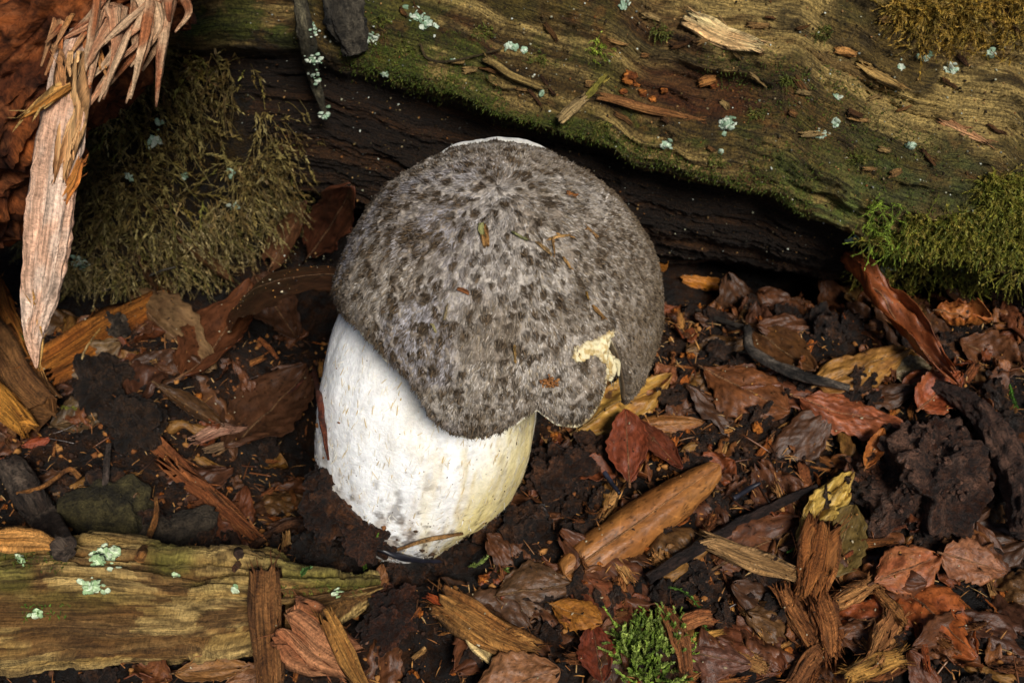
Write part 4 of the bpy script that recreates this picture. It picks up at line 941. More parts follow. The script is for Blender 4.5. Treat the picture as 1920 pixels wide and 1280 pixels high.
# ================================================================== stones and clods
clod((205, 960), (100, 70, 50), 'dark mossy stone behind the pale rotten branch', '1c1b12', '33311e', seed=3, amp=0.4, freq=1.6, sink=0.55, name='stone', cat='stone', mat='stone')
clod((320, 1010), (75, 48, 45), 'smooth dark grey stone beside the mossy stone', '1c1a17', '302c26', seed=4, amp=0.4, freq=1.7, sink=0.5, name='stone', cat='stone', mat='stone')
clod((195, 735), (55, 52, 52), 'black earth clod below the orange wood strip', '15100d', '2b221c', seed=5, amp=0.4)
clod((212, 625), (26, 24, 24), 'small grey crumbly clod under the orange wood strip', '26221f', '45403a', seed=6, amp=0.5)
clod((250, 800), (60, 50, 48), 'black earth clod beside the holed brown leaf', '15100d', '2a211b', seed=7, amp=0.45)
clod((1740, 905), (125, 80, 75), 'large peaty clod with grey mould beside the cream leaf', '21140f', '4b3a33', seed=8, amp=0.5, freq=2.2, n=60, m=80)
clod((1630, 900), (50, 45, 40), 'brown clod tucked against the large peaty clod', '2a1a12', '553828', seed=9, amp=0.5)
clod((1850, 900), (70, 60, 55), 'dark clod below the smooth brown root', '1c120e', '3d2a22', seed=10, amp=0.5)
clod((640, 965), (60, 42, 42), 'dark earth clod pressed against the left foot of the stem', '1b110c', '3a2619', seed=11, amp=0.5, freq=2.2)
clod((690, 1010), (48, 40, 36), 'dark clod at the very base of the stem', '170f0b', '33221a', seed=12, amp=0.5, freq=2.2)
clod((925, 985), (50, 48, 44), 'dark crumbly clod against the right foot of the stem', '1c120d', '3a271b', seed=13, amp=0.55, freq=2.4)
clod((1045, 900), (62, 55, 48), 'dark crumbly clod under the wavy edge of the cap', '1c120d', '3c2a20', seed=14, amp=0.55, freq=2.4)
clod((1120, 860), (42, 40, 36), 'small dark clod beside the red pointed leaf', '1c120d', '3c2a20', seed=15, amp=0.55, freq=2.4)
clod((1300, 1085), (34, 28, 26), 'black crumb of soil under the dark twig', '1a1310', '352a24', seed=16, amp=0.55, freq=2.4)
clod((600, 1040), (46, 40, 34), 'black wet clod behind the branch tip', '120d0a', '2a1f18', seed=17, amp=0.5, freq=2.4)
clod((770, 1062), (55, 40, 34), 'dark soil heaped in front of the stem base', '160f0b', '33231a', seed=19, amp=0.5, freq=2.4)
clod((850, 1052), (46, 36, 32), 'dark soil lump at the right of the stem base', '1a110c', '38261b', seed=20, amp=0.5, freq=2.4)
clod((615, 925), (42, 46, 40), 'dark soil climbing the left side of the stem', '1b110c', '38261b', seed=21, amp=0.5, freq=2.4)
clod((735, 1160), (40, 62, 40), 'dark peaty lump beside the branch tip', '1d110d', '3b251c', seed=18, amp=0.5, freq=2.4)

# ================================================================== leaves in the hollow left of the mushroom
LFN = unit(np.array([0, -0.8, 0.6]))
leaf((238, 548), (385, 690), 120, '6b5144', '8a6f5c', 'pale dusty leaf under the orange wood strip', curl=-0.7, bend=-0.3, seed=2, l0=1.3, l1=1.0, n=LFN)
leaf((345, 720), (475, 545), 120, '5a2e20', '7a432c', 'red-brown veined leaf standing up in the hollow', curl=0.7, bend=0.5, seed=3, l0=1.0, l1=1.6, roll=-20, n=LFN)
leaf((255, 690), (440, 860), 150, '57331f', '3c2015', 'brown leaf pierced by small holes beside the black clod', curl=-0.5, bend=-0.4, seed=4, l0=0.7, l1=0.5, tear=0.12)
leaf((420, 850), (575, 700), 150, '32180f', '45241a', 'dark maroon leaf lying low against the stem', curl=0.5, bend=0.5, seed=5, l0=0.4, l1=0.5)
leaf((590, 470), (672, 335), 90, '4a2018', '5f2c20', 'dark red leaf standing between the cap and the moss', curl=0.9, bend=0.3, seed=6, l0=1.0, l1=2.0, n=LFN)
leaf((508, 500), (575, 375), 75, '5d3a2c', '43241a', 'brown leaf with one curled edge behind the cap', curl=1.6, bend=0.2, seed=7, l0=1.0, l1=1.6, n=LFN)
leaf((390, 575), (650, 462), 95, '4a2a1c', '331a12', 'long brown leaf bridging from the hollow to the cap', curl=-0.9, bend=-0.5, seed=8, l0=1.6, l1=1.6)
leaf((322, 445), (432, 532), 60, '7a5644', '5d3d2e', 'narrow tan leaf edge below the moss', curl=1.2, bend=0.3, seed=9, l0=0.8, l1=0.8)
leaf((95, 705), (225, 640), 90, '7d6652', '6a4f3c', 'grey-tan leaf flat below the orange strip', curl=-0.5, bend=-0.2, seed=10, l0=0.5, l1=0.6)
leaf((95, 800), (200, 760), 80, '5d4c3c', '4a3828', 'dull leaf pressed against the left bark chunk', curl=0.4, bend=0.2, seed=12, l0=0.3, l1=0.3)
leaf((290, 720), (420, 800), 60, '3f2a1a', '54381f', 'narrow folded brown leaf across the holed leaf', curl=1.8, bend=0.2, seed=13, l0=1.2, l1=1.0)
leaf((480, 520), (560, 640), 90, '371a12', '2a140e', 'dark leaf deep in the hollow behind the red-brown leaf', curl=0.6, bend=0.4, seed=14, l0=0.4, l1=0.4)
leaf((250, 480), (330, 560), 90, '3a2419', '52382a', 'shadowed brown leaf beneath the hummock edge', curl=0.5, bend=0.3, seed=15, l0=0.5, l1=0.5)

# ------------------------------------------------------------------ leaves right of the mushroom
leaf((1060, 1075), (1352, 868), 200, '855430', '9c6a40', 'tightly rolled glossy brown leaf pointing away from the stem', curl=-2.3, bend=-0.12, seed=21, l0=1.0, l1=1.4, wrinkle=0.22, pw=0.28, tear=-1)
leaf((1085, 800), (1255, 705), 100, 'a8854c', '8a5a2e', 'pale yellow ribbed leaf under the cap lobe', curl=-0.6, bend=-0.4, seed=22, l0=0.9, l1=0.9, wrinkle=1.4)
leaf((1060, 800), (1240, 735), 130, '6d3a20', '8a5430', 'orange-brown leaf under the ribbed yellow one', curl=-0.4, bend=-0.3, seed=23, l0=0.4, l1=0.5)
leaf((1175, 800), (1320, 788), 50, '8a5c38', '6d3e22', 'tan folded leaf strip beside the red pointed leaf', curl=-1.0, bend=-0.3, seed=24, l0=0.6, l1=0.5)
leaf((1180, 905), (1172, 768), 80, '5a241a', '702e1e', 'red pointed leaf standing upright', curl=0.7, bend=0.2, seed=25, l0=0.7, l1=1.5, n=LFN)
leaf((1190, 790), (1280, 880), 50, '571f12', '401810', 'dark red strip leaf behind the rolled leaf', curl=1.0, bend=0.2, seed=26, l0=0.8, l1=0.5)
leaf((1320, 690), (1480, 770), 125, '6b3d26', '54301f', 'flat matt brown leaf below the grey twig', curl=-0.35, bend=-0.25, seed=27, l0=0.6, l1=0.6, tear=0.1)
leaf((1540, 715), (1715, 650), 95, '8a6438', '6a4526', 'folded golden-brown leaf beside the grey twig', curl=-1.1, bend=-0.35, seed=28, l0=1.0, l1=1.0, wrinkle=1.2)
leaf((1500, 745), (1705, 808), 85, '8a4a36', '6a3426', 'pinkish red leaf with torn edge below the twig', curl=-0.6, bend=-0.3, seed=29, l0=0.7, l1=0.7, tear=0.22, wrinkle=1.5)
leaf((1585, 475), (1800, 720), 95, '7a3f24', '54281a', 'long twisted red-brown leaf leaning on the log', curl=1.9, bend=-0.25, twist=1.0, seed=30, l0=0.6, l1=1.6, wrinkle=1.8, tear=0.15)
leaf((1600, 530), (1720, 640), 110, '47331f', '5a4328', 'olive-brown leaf behind the twisted leaf', curl=0.5, bend=0.3, seed=31, l0=0.5, l1=0.9)
leaf((1752, 590), (1862, 600), 95, '9a5f38', '8a4a2c', 'orange-tan leaf scrap curled into a ring at the log foot', curl=2.2, bend=0.5, seed=32, l0=1.0, l1=0.9, tear=0.3, wrinkle=1.5)
leaf((1505, 1000), (1600, 885), 75, 'b69a5c', '8f7240', 'cream coloured crumpled leaf beside the peaty clod', curl=-1.1, bend=-0.6, seed=33, l0=1.0, l1=0.9, wrinkle=2.2, tear=0.15)
leaf((1640, 1090), (1765, 1040), 100, '7a402c', '8a5640', 'pinkish brown leaf leaning below the peaty clod', curl=-0.6, bend=-0.4, seed=34, l0=1.1, l1=1.0)
leaf((1770, 1035), (1890, 1070), 90, '6a4034', '85584a', 'pink-grey broad leaf beside the pinkish brown leaf', curl=-0.5, bend=-0.4, seed=35, l0=1.1, l1=0.9)
leaf((1690, 1090), (1830, 1230), 140, '7d3a18', '8f4a22', 'large orange-brown leaf under the pink leaves', curl=-0.5, bend=-0.3, seed=36, l0=0.6, l1=0.5)
leaf((1560, 1150), (1720, 1190), 130, '6d3016', '823e1c', 'rusty leaf half buried by wood chips', curl=-0.4, bend=-0.3, seed=37, l0=0.4, l1=0.4)
leaf((1668, 705), (1745, 690), 70, '6a6258', '544a40', 'grey leaf in the shade of the twisted leaf', curl=0.5, bend=0.2, seed=38, l0=0.5, l1=0.5)
leaf((1345, 1060), (1520, 975), 120, '3f2018', '57301f', 'dark red-brown leaf below the dark twig', curl=-0.4, bend=-0.3, seed=39, l0=0.35, l1=0.35)
leaf((1400, 610), (1530, 700), 80, '4a2d16', '3a2012', 'shadowed brown leaf behind the grey twig', curl=0.6, bend=0.3, seed=40, l0=0.4, l1=0.5)
leaf((1800, 640), (1920, 690), 100, '4a2a1c', '5f3826', 'dark brown leaf under the log foot at the right', curl=0.6, bend=0.3, seed=41, l0=0.5, l1=0.5)
leaf((1720, 770), (1800, 700), 90, '7a3520', '8a4a30', 'small red leaf at the foot of the twisted leaf', curl=0.8, bend=0.3, seed=42, l0=0.8, l1=1.0, tear=0.15)
leaf((1620, 880), (1655, 805), 40, 'a0602f', '7d4020', 'thin glossy orange leaf strip against the brown clod', curl=1.2, bend=0.4, seed=43, l0=1.2, l1=1.0)
leaf((1560, 1080), (1600, 950), 90, '5d5030', '4a3d22', 'olive leaf behind the thick frayed chip', curl=0.5, bend=0.2, seed=44, l0=0.4, l1=0.4)

# ------------------------------------------------------------------ leaves in the foreground
leaf((890, 1300), (1050, 1255), 110, '7d5644', '6a4434', 'flat pinkish brown leaf with a broken edge', curl=-0.3, bend=-0.15, seed=51, l0=1.0, l1=1.0, tear=0.18, wrinkle=0.7)
leaf((930, 1115), (1075, 1095), 110, '3c2a22', '54392c', 'grey-brown round leaf below the rolled leaf', curl=-0.5, bend=-0.4, seed=52, l0=0.5, l1=0.5)
leaf((840, 1140), (1000, 1190), 130, '2c1a14', '402820', 'dark leaf under the ragged tan splinter', curl=-0.4, bend=-0.3, seed=53, l0=0.25, l1=0.25)
leaf((1030, 1130), (1128, 1165), 65, '9a6428', '7d4c1e', 'orange torn leaf scrap sprinkled with crumbs', curl=-0.7, bend=-0.4, seed=54, l0=0.9, l1=0.9, tear=0.25)
leaf((1065, 1075), (1185, 1185), 95, '5f2c20', '6d4030', 'glossy red-brown leaf behind the orange scrap', curl=-0.4, bend=-0.3, seed=55, l0=0.6, l1=0.6)
leaf((705, 1140), (716, 1058), 46, '6a4530', '4a2a1c', 'small brown leaf tip standing at the branch end', curl=0.8, bend=0.3, seed=56, l0=0.4, l1=1.0, n=LFN)
leaf((1285, 1220), (1410, 1245), 80, '452a2c', '5a383a', 'purplish brown leaf with a sheen beside the bright moss', curl=-0.8, bend=-0.4, seed=57, l0=0.6, l1=0.5, wrinkle=0.6)
leaf((1130, 1280), (1110, 1170), 70, '4f1a10', '6a2416', 'dark red leaf left of the bright moss', curl=0.6, bend=0.2, seed=58, l0=0.4, l1=0.4)
leaf((420, 1285), (520, 1260), 60, '6a4636', '7d5644', 'dull pink leaf below the rotten branch', curl=-0.4, bend=-0.2, seed=59, l0=0.6, l1=0.6)
leaf((330, 1262), (470, 1248), 60, '7a5638', '5d3d26', 'brown curled leaf edge under the rotten branch', curl=1.1, bend=0.3, seed=60, l0=0.6, l1=0.7)
leaf((40, 835), (95, 820), 26, '7a2f1c', '8f3f26', 'small glossy red bud scale on black soil', curl=-1.0, bend=-0.3, seed=61, l0=0.3, l1=0.3, rib=False)
leaf((1230, 680), (1265, 715), 50, '7a4a38', '5d3226', 'small pinkish leaf end beyond the cap lobe', curl=-0.8, bend=-0.3, seed=62, l0=0.6, l1=0.6, rib=False)

# ================================================================== wood strips and splinters
chip((72, 685), (312, 556), 62, 18, 'a86a2a', '8a4f1c', 'bright orange strip of rotten wood leaning across the hollow', seed=71, l0=1.4, l1=2.4, ragged=0.10, hairs=30, bend=0.12, n=LFN, name='wood_strip', cat='wood strip')
chip((-40, 600), (75, 790), 105, 60, '6a4628', '8a6038', 'chunk of brown split bark at the left edge', seed=72, l0=1.5, l1=1.2, ragged=0.15, hairs=20, name='bark_chunk', cat='bark')
chip((-30, 720), (50, 805), 46, 30, 'a8742f', '7d4f1c', 'yellow split edge of wood under the bark chunk', seed=73, l0=1.7, l1=1.3, ragged=0.3)
chip((-20, 520), (45, 660), 36, 22, '9a5a24', 'b87a38', 'rusty wood strip above the bark chunk', seed=74, l0=1.6, l1=1.5, ragged=0.2)
chip((240, 762), (482, 1005), 34, 16, '7a4526', '8f5a34', 'long red-brown bark strip lying across the soil', seed=75, l0=0.7, l1=0.7, ragged=0.12, hairs=30, bend=0.05, name='bark_strip', cat='bark strip', nL=40)
chip((310, 860), (470, 1010), 30, 14, '6a3c20', '85502c', 'second bark strip alongside the long one', seed=76, l0=0.6, l1=0.6, ragged=0.2, hairs=16, name='bark_strip', cat='bark strip')
chip((355, 965), (475, 1003), 26, 8, '5a2a1a', '6d3824', 'narrow dark red bark flake beside the stones', seed=77, l0=0.5, l1=0.5, ragged=0.1, hairs=4, taper=0.7)
chip((360, 942), (462, 938), 16, 8, '6a3c22', '7d4c2c', 'thin brown flake lying level beside the bark strips', seed=78, l0=0.8, l1=0.8, ragged=0.1, hairs=4, taper=0.6)
chip((362, 824), (468, 792), 24, 10, 'a8806c', '7d5646', 'pinkish grey strip on the dark maroon leaf', seed=79, l0=1.0, l1=1.0, ragged=0.15, hairs=6, taper=0.5)
chip((382, 842), (440, 828), 12, 8, '8a7058', '6a543e', 'little grey twig fragment below the pinkish strip', seed=80, l0=0.9, l1=0.9, hairs=4)
chip((-20, 1005), (105, 1018), 40, 24, 'b8854a', '9a6a34', 'pale orange splinter lying on the rotten branch end', seed=81, l0=1.0, l1=1.0, ragged=0.1, taper=0.5)
chip((490, 1065), (512, 1300), 46, 40, '7d5530', '5d3a1e', 'fibrous brown stick crossing over the rotten branch', seed=82, l0=0.5, l1=1.6, ragged=0.06, hairs=50, taper=0.1, bend=0.06, name='crossing_stick', cat='stick', nL=44)
chip((612, 1145), (690, 1300), 32, 20, '9a6e38', '7d5226', 'yellow-brown strip slanting from the branch tip', seed=83, l0=1.2, l1=1.6, ragged=0.12, hairs=20)
chip((535, 1170), (655, 1245), 90, 24, '9a6a4a', '7d4c30', 'peeled pinkish fan of inner bark below the branch tip', seed=84, l0=0.9, l1=1.0, ragged=0.2, hairs=20, name='bark_fan', cat='bark')
chip((830, 1122), (995, 1225), 56, 30, 'a87840', '8a5a2c', 'ragged tan splinter lying beside the dark pit', seed=85, l0=0.9, l1=0.9, ragged=0.22, hairs=90)
chip((860, 1150), (930, 1238), 30, 14, 'b8a070', '8a7448', 'pale strip under the ragged tan splinter', seed=86, l0=0.8, l1=0.6, ragged=0.2)
chip((800, 1115), (860, 1148), 16, 8, 'a84f20', '8a3c18', 'thin orange-red sliver touching the tan splinter', seed=87, l0=0.9, l1=0.8, ragged=0.1, taper=0.7, hairs=4)
chip((1312, 1018), (1510, 1082), 34, 16, 'a8845a', '8a6840', 'straight tan splinter with a frayed forked end', seed=88, l0=0.9, l1=0.9, ragged=0.15, hairs=20)
chip((1312, 1018), (1345, 1012), 10, 6, 'a8845a', '94734a', 'tiny forked sliver beside the frayed splinter', seed=89, l0=1.0, l1=1.1, hairs=2)
chip((1552, 975), (1515, 1120), 62, 44, '9a6434', '7a4822', 'thick frayed chip standing on end', seed=90, l0=1.5, l1=1.0, ragged=0.2, hairs=130)
chip((1520, 1090), (1560, 1225), 52, 36, '8a5830', '6d4020', 'fibrous lower half of the frayed chip', seed=91, l0=0.9, l1=0.8, ragged=0.25, hairs=130)
chip((1462, 1110), (1528, 1222), 36, 24, '8a5a32', '6d4222', 'hairy brown chip beside the standing chip', seed=92, l0=0.7, l1=0.7, ragged=0.3, hairs=110)
chip((1560, 1135), (1645, 1090), 30, 22, 'a87848', '8a5c34', 'knobbly tan chip leaning on the rusty leaf', seed=93, l0=0.9, l1=0.9, ragged=0.25, hairs=90)
chip((1645, 1105), (1695, 1165), 20, 14, 'a87440', '8a5a30', 'short split chip resting on the rusty leaf', seed=94, l0=0.9, l1=0.9, ragged=0.3, hairs=20)
chip((1680, 1150), (1640, 1232), 40, 26, '9a6c40', '7d5230', 'tufted pale chip below the rusty leaf', seed=95, l0=0.7, l1=0.7, ragged=0.3, hairs=110)
chip((1585, 1268), (1692, 1225), 32, 22, 'b08444', '8f6630', 'blunt yellow chip with a furry edge', seed=96, l0=0.7, l1=0.7, ragged=0.12, hairs=90)
chip((1720, 1170), (1735, 1255), 16, 8, '8f4a20', '7a3a18', 'slim orange bark sliver among crumbs', seed=97, l0=0.6, l1=0.6, ragged=0.2)
chip((1255, 1130), (1285, 1262), 36, 24, '9a643c', '7d4a2a', 'upright brown stick fragment beside the bright moss', seed=98, l0=0.9, l1=0.8, ragged=0.1, hairs=16)
chip((1280, 1165), (1335, 1155), 26, 18, '94603a', '7a4828', 'short brown block beside the upright fragment', seed=99, l0=0.8, l1=0.8, ragged=0.06, hairs=8, taper=0.05)
chip((1294, 1200), (1356, 1184), 12, 10, 'c0924c', 'a87838', 'small bright yellow sliver by the block', seed=100, l0=0.8, l1=0.8, hairs=8)
chip((1480, 1290), (1560, 1200), 30, 16, '6d4426', '8a5a34', 'brown furry splinter at the lower right foreground', seed=101, l0=0.6, l1=0.7, hairs=90)
chip((1590, 1020), (1680, 1015), 14, 8, '8f5a2c', '7a4820', 'thin brown stick above the pinkish leaf', seed=102, l0=0.7, l1=0.7, hairs=4)
# splinters lying on the log
LN = unit(np.array([0, -0.75, 0.66]))
chip((1285, 38), (1428, 92), 34, 16, 'd6b888', 'b8966a', 'large cream splinter lying on top of the log', seed=111, l0=0.25, l1=0.25, ragged=0.12, n=LN, taper=0.5)
chip((1608, 122), (1692, 166), 16, 8, 'c8a464', 'a07c48', 'small yellow splinter on the log right of the cream one', seed=112, l0=0.2, l1=0.2, n=LN, taper=0.6)
chip((1758, 228), (1855, 266), 18, 10, 'a8805c', '8a6040', 'grey-brown splinter on the right part of the log', seed=113, l0=0.2, l1=0.2, n=LN, taper=0.6)
chip((1568, 92), (1605, 102), 12, 8, 'b08048', '94683a', 'tiny tan chip between the log splinters', seed=114, l0=0.2, l1=0.2, n=LN)
chip((1048, 224), (1100, 182), 16, 10, 'a89064', '7d6a48', 'grey stick fragment poking out from the log lip', seed=115, l0=0.5, l1=0.4, n=LN, hairs=5)
chip((1096, 186), (1136, 142), 11, 8, '6a6428', '8a7a38', 'mossy end of stick on the log lip', seed=116, l0=0.4, l1=0.35, n=LN, hairs=5)
chip((1310, 155), (1342, 148), 16, 10, 'a87840', '8a5a30', 'small orange chip in the crumbled pocket of the log', seed=117, l0=0.3, l1=0.3, n=LN)
chip((1120, 185), (1325, 222), 14, 12, '8a6038', '6a4526', 'long raised brown edge of wood on the log face', seed=118, l0=0.15, l1=0.15, n=LN, ragged=0.05, hairs=6, nL=36, bend=0.02)
chip((905, 115), (1020, 162), 13, 10, '7d6a40', '5d4c2a', 'thin wood ridge slanting on the log above the cap', seed=119, l0=0.12, l1=0.12, n=LN, ragged=0.05, hairs=4, nL=30, bend=0.02)
for i, (x, y, w, h_) in enumerate([(1180, 140, 16, 20), (1203, 178, 10, 9), (1190, 160, 12, 9), (1222, 190, 9, 8), (1165, 172, 8, 7), (1340, 160, 10, 12), (1247, 165, 8, 8)]):
    p, n = hit(x, y, ['log']); k = ((p - CAM) @ VD) / FPX
    V, F, gc = blob(p + n * 0.08, (w * k * 0.8, h_ * k * 0.8, w * k * 0.6), seed=120 + i, amp=0.6, freq=2.2, n=16, m=20)
    mk('rotten_crumb', V, F, M['rust'], gc=gc, col=mixc(np.broadcast_to(hex3('6a3a1c'), V.shape), hex3('a8662c'), smooth(-0.4, 0.5, fbm(V * 4, 3, i))), label='rusty crumb of rotten wood in the pocket of the log', cat='crumb', group='crumbs in the log pocket')

# small bark bits lying on the log
rb = np.random.default_rng(77)
ZL = lambda x_: 'above the moss' if x_ < 800 else ('above the cap' if x_ < 1250 else ('near the cream splinter' if x_ < 1560 else 'near the golden moss'))
for i in range(70):
    x, y = rb.uniform(640, 1900), rb.uniform(5, 330)
    if y > 60 + (x - 640) * 0.33: continue
    a_ = rb.uniform(-0.5, 1.0); l_ = rb.uniform(14, 44); k_ = rb.integers(4)
    chip((x, y), (x + l_ * math.cos(a_), y + l_ * math.sin(a_)), rb.uniform(5, 12), 5, ['6a4a28', '8a6a40', '4a3018', '9a8258'][k_], ['4f3519', '6d5230', '33200f', '7d663e'][k_],
         '%s bark bit lying on the log %s' % (['brown', 'tan', 'dark', 'pale grey-tan'][k_], ZL(x)), seed=600 + i, l0=0.1, l1=0.1, n=LN, hairs=5, ragged=0.3, nL=10, name='bark_bit', cat='bark bit', group='bark bits on the log')
for i, (x, y) in enumerate([(760, 95), (845, 150), (1010, 110), (905, 60), (1130, 235), (1420, 215), (1480, 150), (1340, 300), (1610, 300), (1545, 60), (1240, 60), (720, 40)]):
    moss_clump([(x - 16, y - 9, x + 16, y + 9)], 60, (0.1, 0.35), [hex3('4a521e'), hex3('5f6626'), hex3('6d6430')], 'small dark green moss tuft rooted in the log grain %s' % ZL(x), leaves=7, lsize=0.09, name='moss_tuft')['group'] = 'small moss tufts on the log'

# ================================================================== twigs, roots and needles
twig([(1402, 612), (1408, 655), (1470, 692), (1530, 712), (1592, 728)], [8, 9, 10, 9, 6], '241f1b', '5e544a', 'grey ringed twig with a kink right of the mushroom', seed=131, lifts=[1.5, 1.3, 1.2, 1.1, 0.9])
twig([(1300, 580), (1350, 600), (1402, 618)], [4, 5, 6], '3a332c', '584e44', 'thin grey twig reaching back under the log', seed=132, lifts=[0.8, 1.0, 1.4])
twig([(1735, 715), (1800, 745), (1860, 800), (1905, 890), (1925, 1000)], [12, 20, 26, 28, 26], '2e1c15', '5d4234', 'smooth thick brown root at the right edge', seed=133, lifts=[0.8, 1.0, 1.3, 1.5, 1.6], n=90, m=30, name='root', cat='root')
twig([(1215, 1085), (1290, 1040), (1380, 985), (1450, 948), (1530, 912)], [9, 11, 11, 9, 6], '1f1512', '33241e', 'dark wet twig lying beyond the frayed splinter', seed=134, lifts=0.5)
twig([(20, 870), (55, 930), (90, 985), (120, 1030)], [26, 28, 26, 20], '33271f', '584a3e', 'stubby grey-brown bark twig beside the mossy stone', seed=135, lifts=[0.8, 0.8, 0.8, 0.9], m=24, rough=0.2, ridge=0.15)
twig([(588, 690), (598, 740), (606, 800), (616, 862)], [4.5, 5, 5, 2], '5d2c1c', '7a4026', 'thin red-brown stalk leaning on the stem', seed=136, lifts=[0.8, 0.4, 0.3, 0.2], name='leaf_stalk', cat='stalk')
twig([(588, 700), (540, 745), (500, 790)], [4, 7, 5], '4a2418', '5d2f1e', 'dark red stalk slanting down from the stem', seed=137, lifts=[0.8, 0.7, 0.6], name='leaf_stalk', cat='stalk')
twig([(440, 1066), (480, 1020), (530, 988), (570, 980), (620, 996), (672, 1030)], [5, 7, 8, 8, 7, 5], '4a2e1c', '6a452c', 'arched brown root fibre over the black soil', seed=138, lifts=[0.6, 1.0, 1.4, 1.5, 1.2, 0.8], name='root_fibre', cat='root')
twig([(292, 930), (293, 965), (280, 1005), (262, 1045)], [3, 6, 6, 9], '9a6a34', '7d4f24', 'thin orange fibre curving up from the branch', seed=139, lifts=[1.8, 1.7, 1.5, 1.2], name='bark_fibre', cat='fibre')
twig([(203, 832), (200, 870), (198, 912)], [5, 6, 7], '6a5a50', '3a302a', 'short pinkish grey stick standing behind the stone', seed=140, lifts=[1.0, 0.9, 0.8])
twig([(30, 925), (80, 912), (128, 880), (150, 895)], [3, 5, 5, 6], '8a5a2c', '6d4220', 'bent orange fibre lying over the bark twig', seed=141, lifts=[1.3, 1.4, 1.2, 1.0], name='bark_fibre', cat='fibre')
twig([(485, 635), (505, 652), (520, 672)], [5, 5, 3], '9a5a2c', '7a4020', 'small orange stick in the dark hollow beside the stem', seed=142, lifts=0.9)
twig([(562, -10), (572, 60), (585, 130), (600, 185), (612, 222)], [12, 15, 13, 8, 3], '3a3426', '5d5642', 'hanging grey root crusted with lichen over the log', seed=143, lifts=[1.5, 1.4, 1.2, 1.0, 0.9], name='hanging_root', cat='root', m=20, n=70)
twig([(640, -20), (650, 40), (668, 100)], [34, 32, 22], '2f2a22', '4d463a', 'grey bark slab hanging beside the lichen root', seed=144, lifts=[0.7, 0.6, 0.4], name='bark_slab', cat='bark', m=30, n=50, flat=0.4, ridge=0.2)
twig([(788, 82), (800, 108), (830, 116), (880, 108), (940, 92)], [2.5, 2.5, 2.5, 2, 1.5], '5d4c2c', '43361e', 'fine looping rootlet on the log above the cap', seed=145, lifts=0.15, name='rootlet', cat='root', m=6)
twig([(190, 545), (260, 525), (300, 508), (330, 500)], [2, 2, 2, 1.2], '5a544a', '4a443c', 'thin grey thread over the hollow', seed=146, lifts=[1.0, 1.6, 1.8, 1.8], name='thread', cat='fibre', m=6)
twig([(152, 690), (160, 655), (188, 615)], [4, 2, 1.5], 'b08444', 'c8a870', 'pale thin fibre hanging from the orange strip', seed=147, lifts=[1.5, 1.9, 2.2], name='bark_fibre', cat='fibre', m=6)
twig([(690, 1020), (760, 1046), (830, 1052)], [5, 6, 4], '16161c', '24242e', 'shiny blue-black needle lying at the stem base', seed=148, lifts=0.55, mat='needle', name='needle', cat='needle', m=8)
twig([(1133, 885), (1145, 902), (1162, 925)], [4, 5, 4], '1a1c26', '2a2c38', 'shiny dark needle beside the dark crumbly clod', seed=149, lifts=0.8, mat='needle', name='needle', cat='needle', m=8)
twig([(1375, 935), (1400, 918), (1425, 905)], [5, 5, 3], '16161c', '24242c', 'black needle resting on the dark wet twig', seed=150, lifts=0.9, mat='needle', name='needle', cat='needle', m=8)
twig([(430, 985), (440, 1010), (448, 1040)], [8, 9, 8], '33241a', '4d382a', 'short dark stick standing behind the branch', seed=151, lifts=0.9)
twig([(1545, 1075), (1640, 1005), (1700, 985)], [4, 4, 3], '6d3418', '8a4a24', 'slim reddish stalk behind the frayed chip', seed=152, lifts=0.5, name='leaf_stalk', cat='stalk')
twig([(745, 1030), (800, 1012), (868, 1000)], [3, 4, 3], 'a07848', '7d5830', 'tan sliver lying against the stem base', seed=153, lifts=[0.3, 0.25, 0.3], name='leaf_stalk', cat='stalk')
# lichen on the hanging root
hr = [o for o in COL.objects if o.name == 'hanging_root'][0]
for (x, y, n_l) in [(583, 55, 26), (588, 112, 26), (606, 215, 14), (565, 5, 14), (594, 145, 12)]:
    lb = Bag(); p = pt(x, y, 1.55 if y < 150 else 1.1)
    for i in range(n_l):
        r_ = rm.uniform(0.03, 0.08); V, F = nub(p + rm.normal(0, 0.11, 3) + VD * 0.1, (r_, r_, r_ * 0.6), i); lb.add(V, F, MINT[rm.integers(4)])
    lb.build('lichen_crust', M['lichen'], parent=hr, kind='stuff')

# ================================================================== green moss among the litter
GRN = [hex3('64792a'), hex3('7c9138'), hex3('4d6020'), hex3('8e9c4c')]
moss_clump([(1185, 1215, 1265, 1290), (1165, 1200, 1210, 1250), (1225, 1190, 1262, 1240)], 420, (0.5, 1.15), GRN, 'bright green moss cushion in the foreground litter', leaves=46, lsize=0.12, keys=('ground',), droop=0.0, spread=0.4, wid=0.035, lw=0.34)
def sprig(qs, label, cols, lifts=0.5, leaves=70, lsize=0.13, seed=1):
    r = np.random.default_rng(seed); c = catmull(np.array([pt(x, y, l) for (x, y), l in zip(qs, lifts)]), 14); t, n1_, n2_ = frames(c)
    b = Bag(); V, F, _ = tube(c, [0.03, 0.015], n=14, m=6, seed=seed); b.add(V, F, cols[0] * 0.7)
    for i in range(leaves):
        k = r.integers(1, 14); a = r.uniform(0, 6.28); o = n1_[k] * math.cos(a) + n2_[k] * math.sin(a); d = unit(t[k] * 0.9 + o * 0.8); L = lsize * r.uniform(0.6, 1.2); s = unit(np.cross(d, t[k])) * L * 0.22
        q = c[k]; b.add([q - s * 0.4, q + s * 0.4, q + d * L * 0.5 + s, q + d * L * 0.5 - s, q + d * L], [np.array([[0, 1, 2, 3]]), np.array([[3, 2, 4]])], cols[r.integers(len(cols))] * r.uniform(0.7, 1.2))
    return b.build('moss_sprig', M['moss'], label=label, cat='moss')
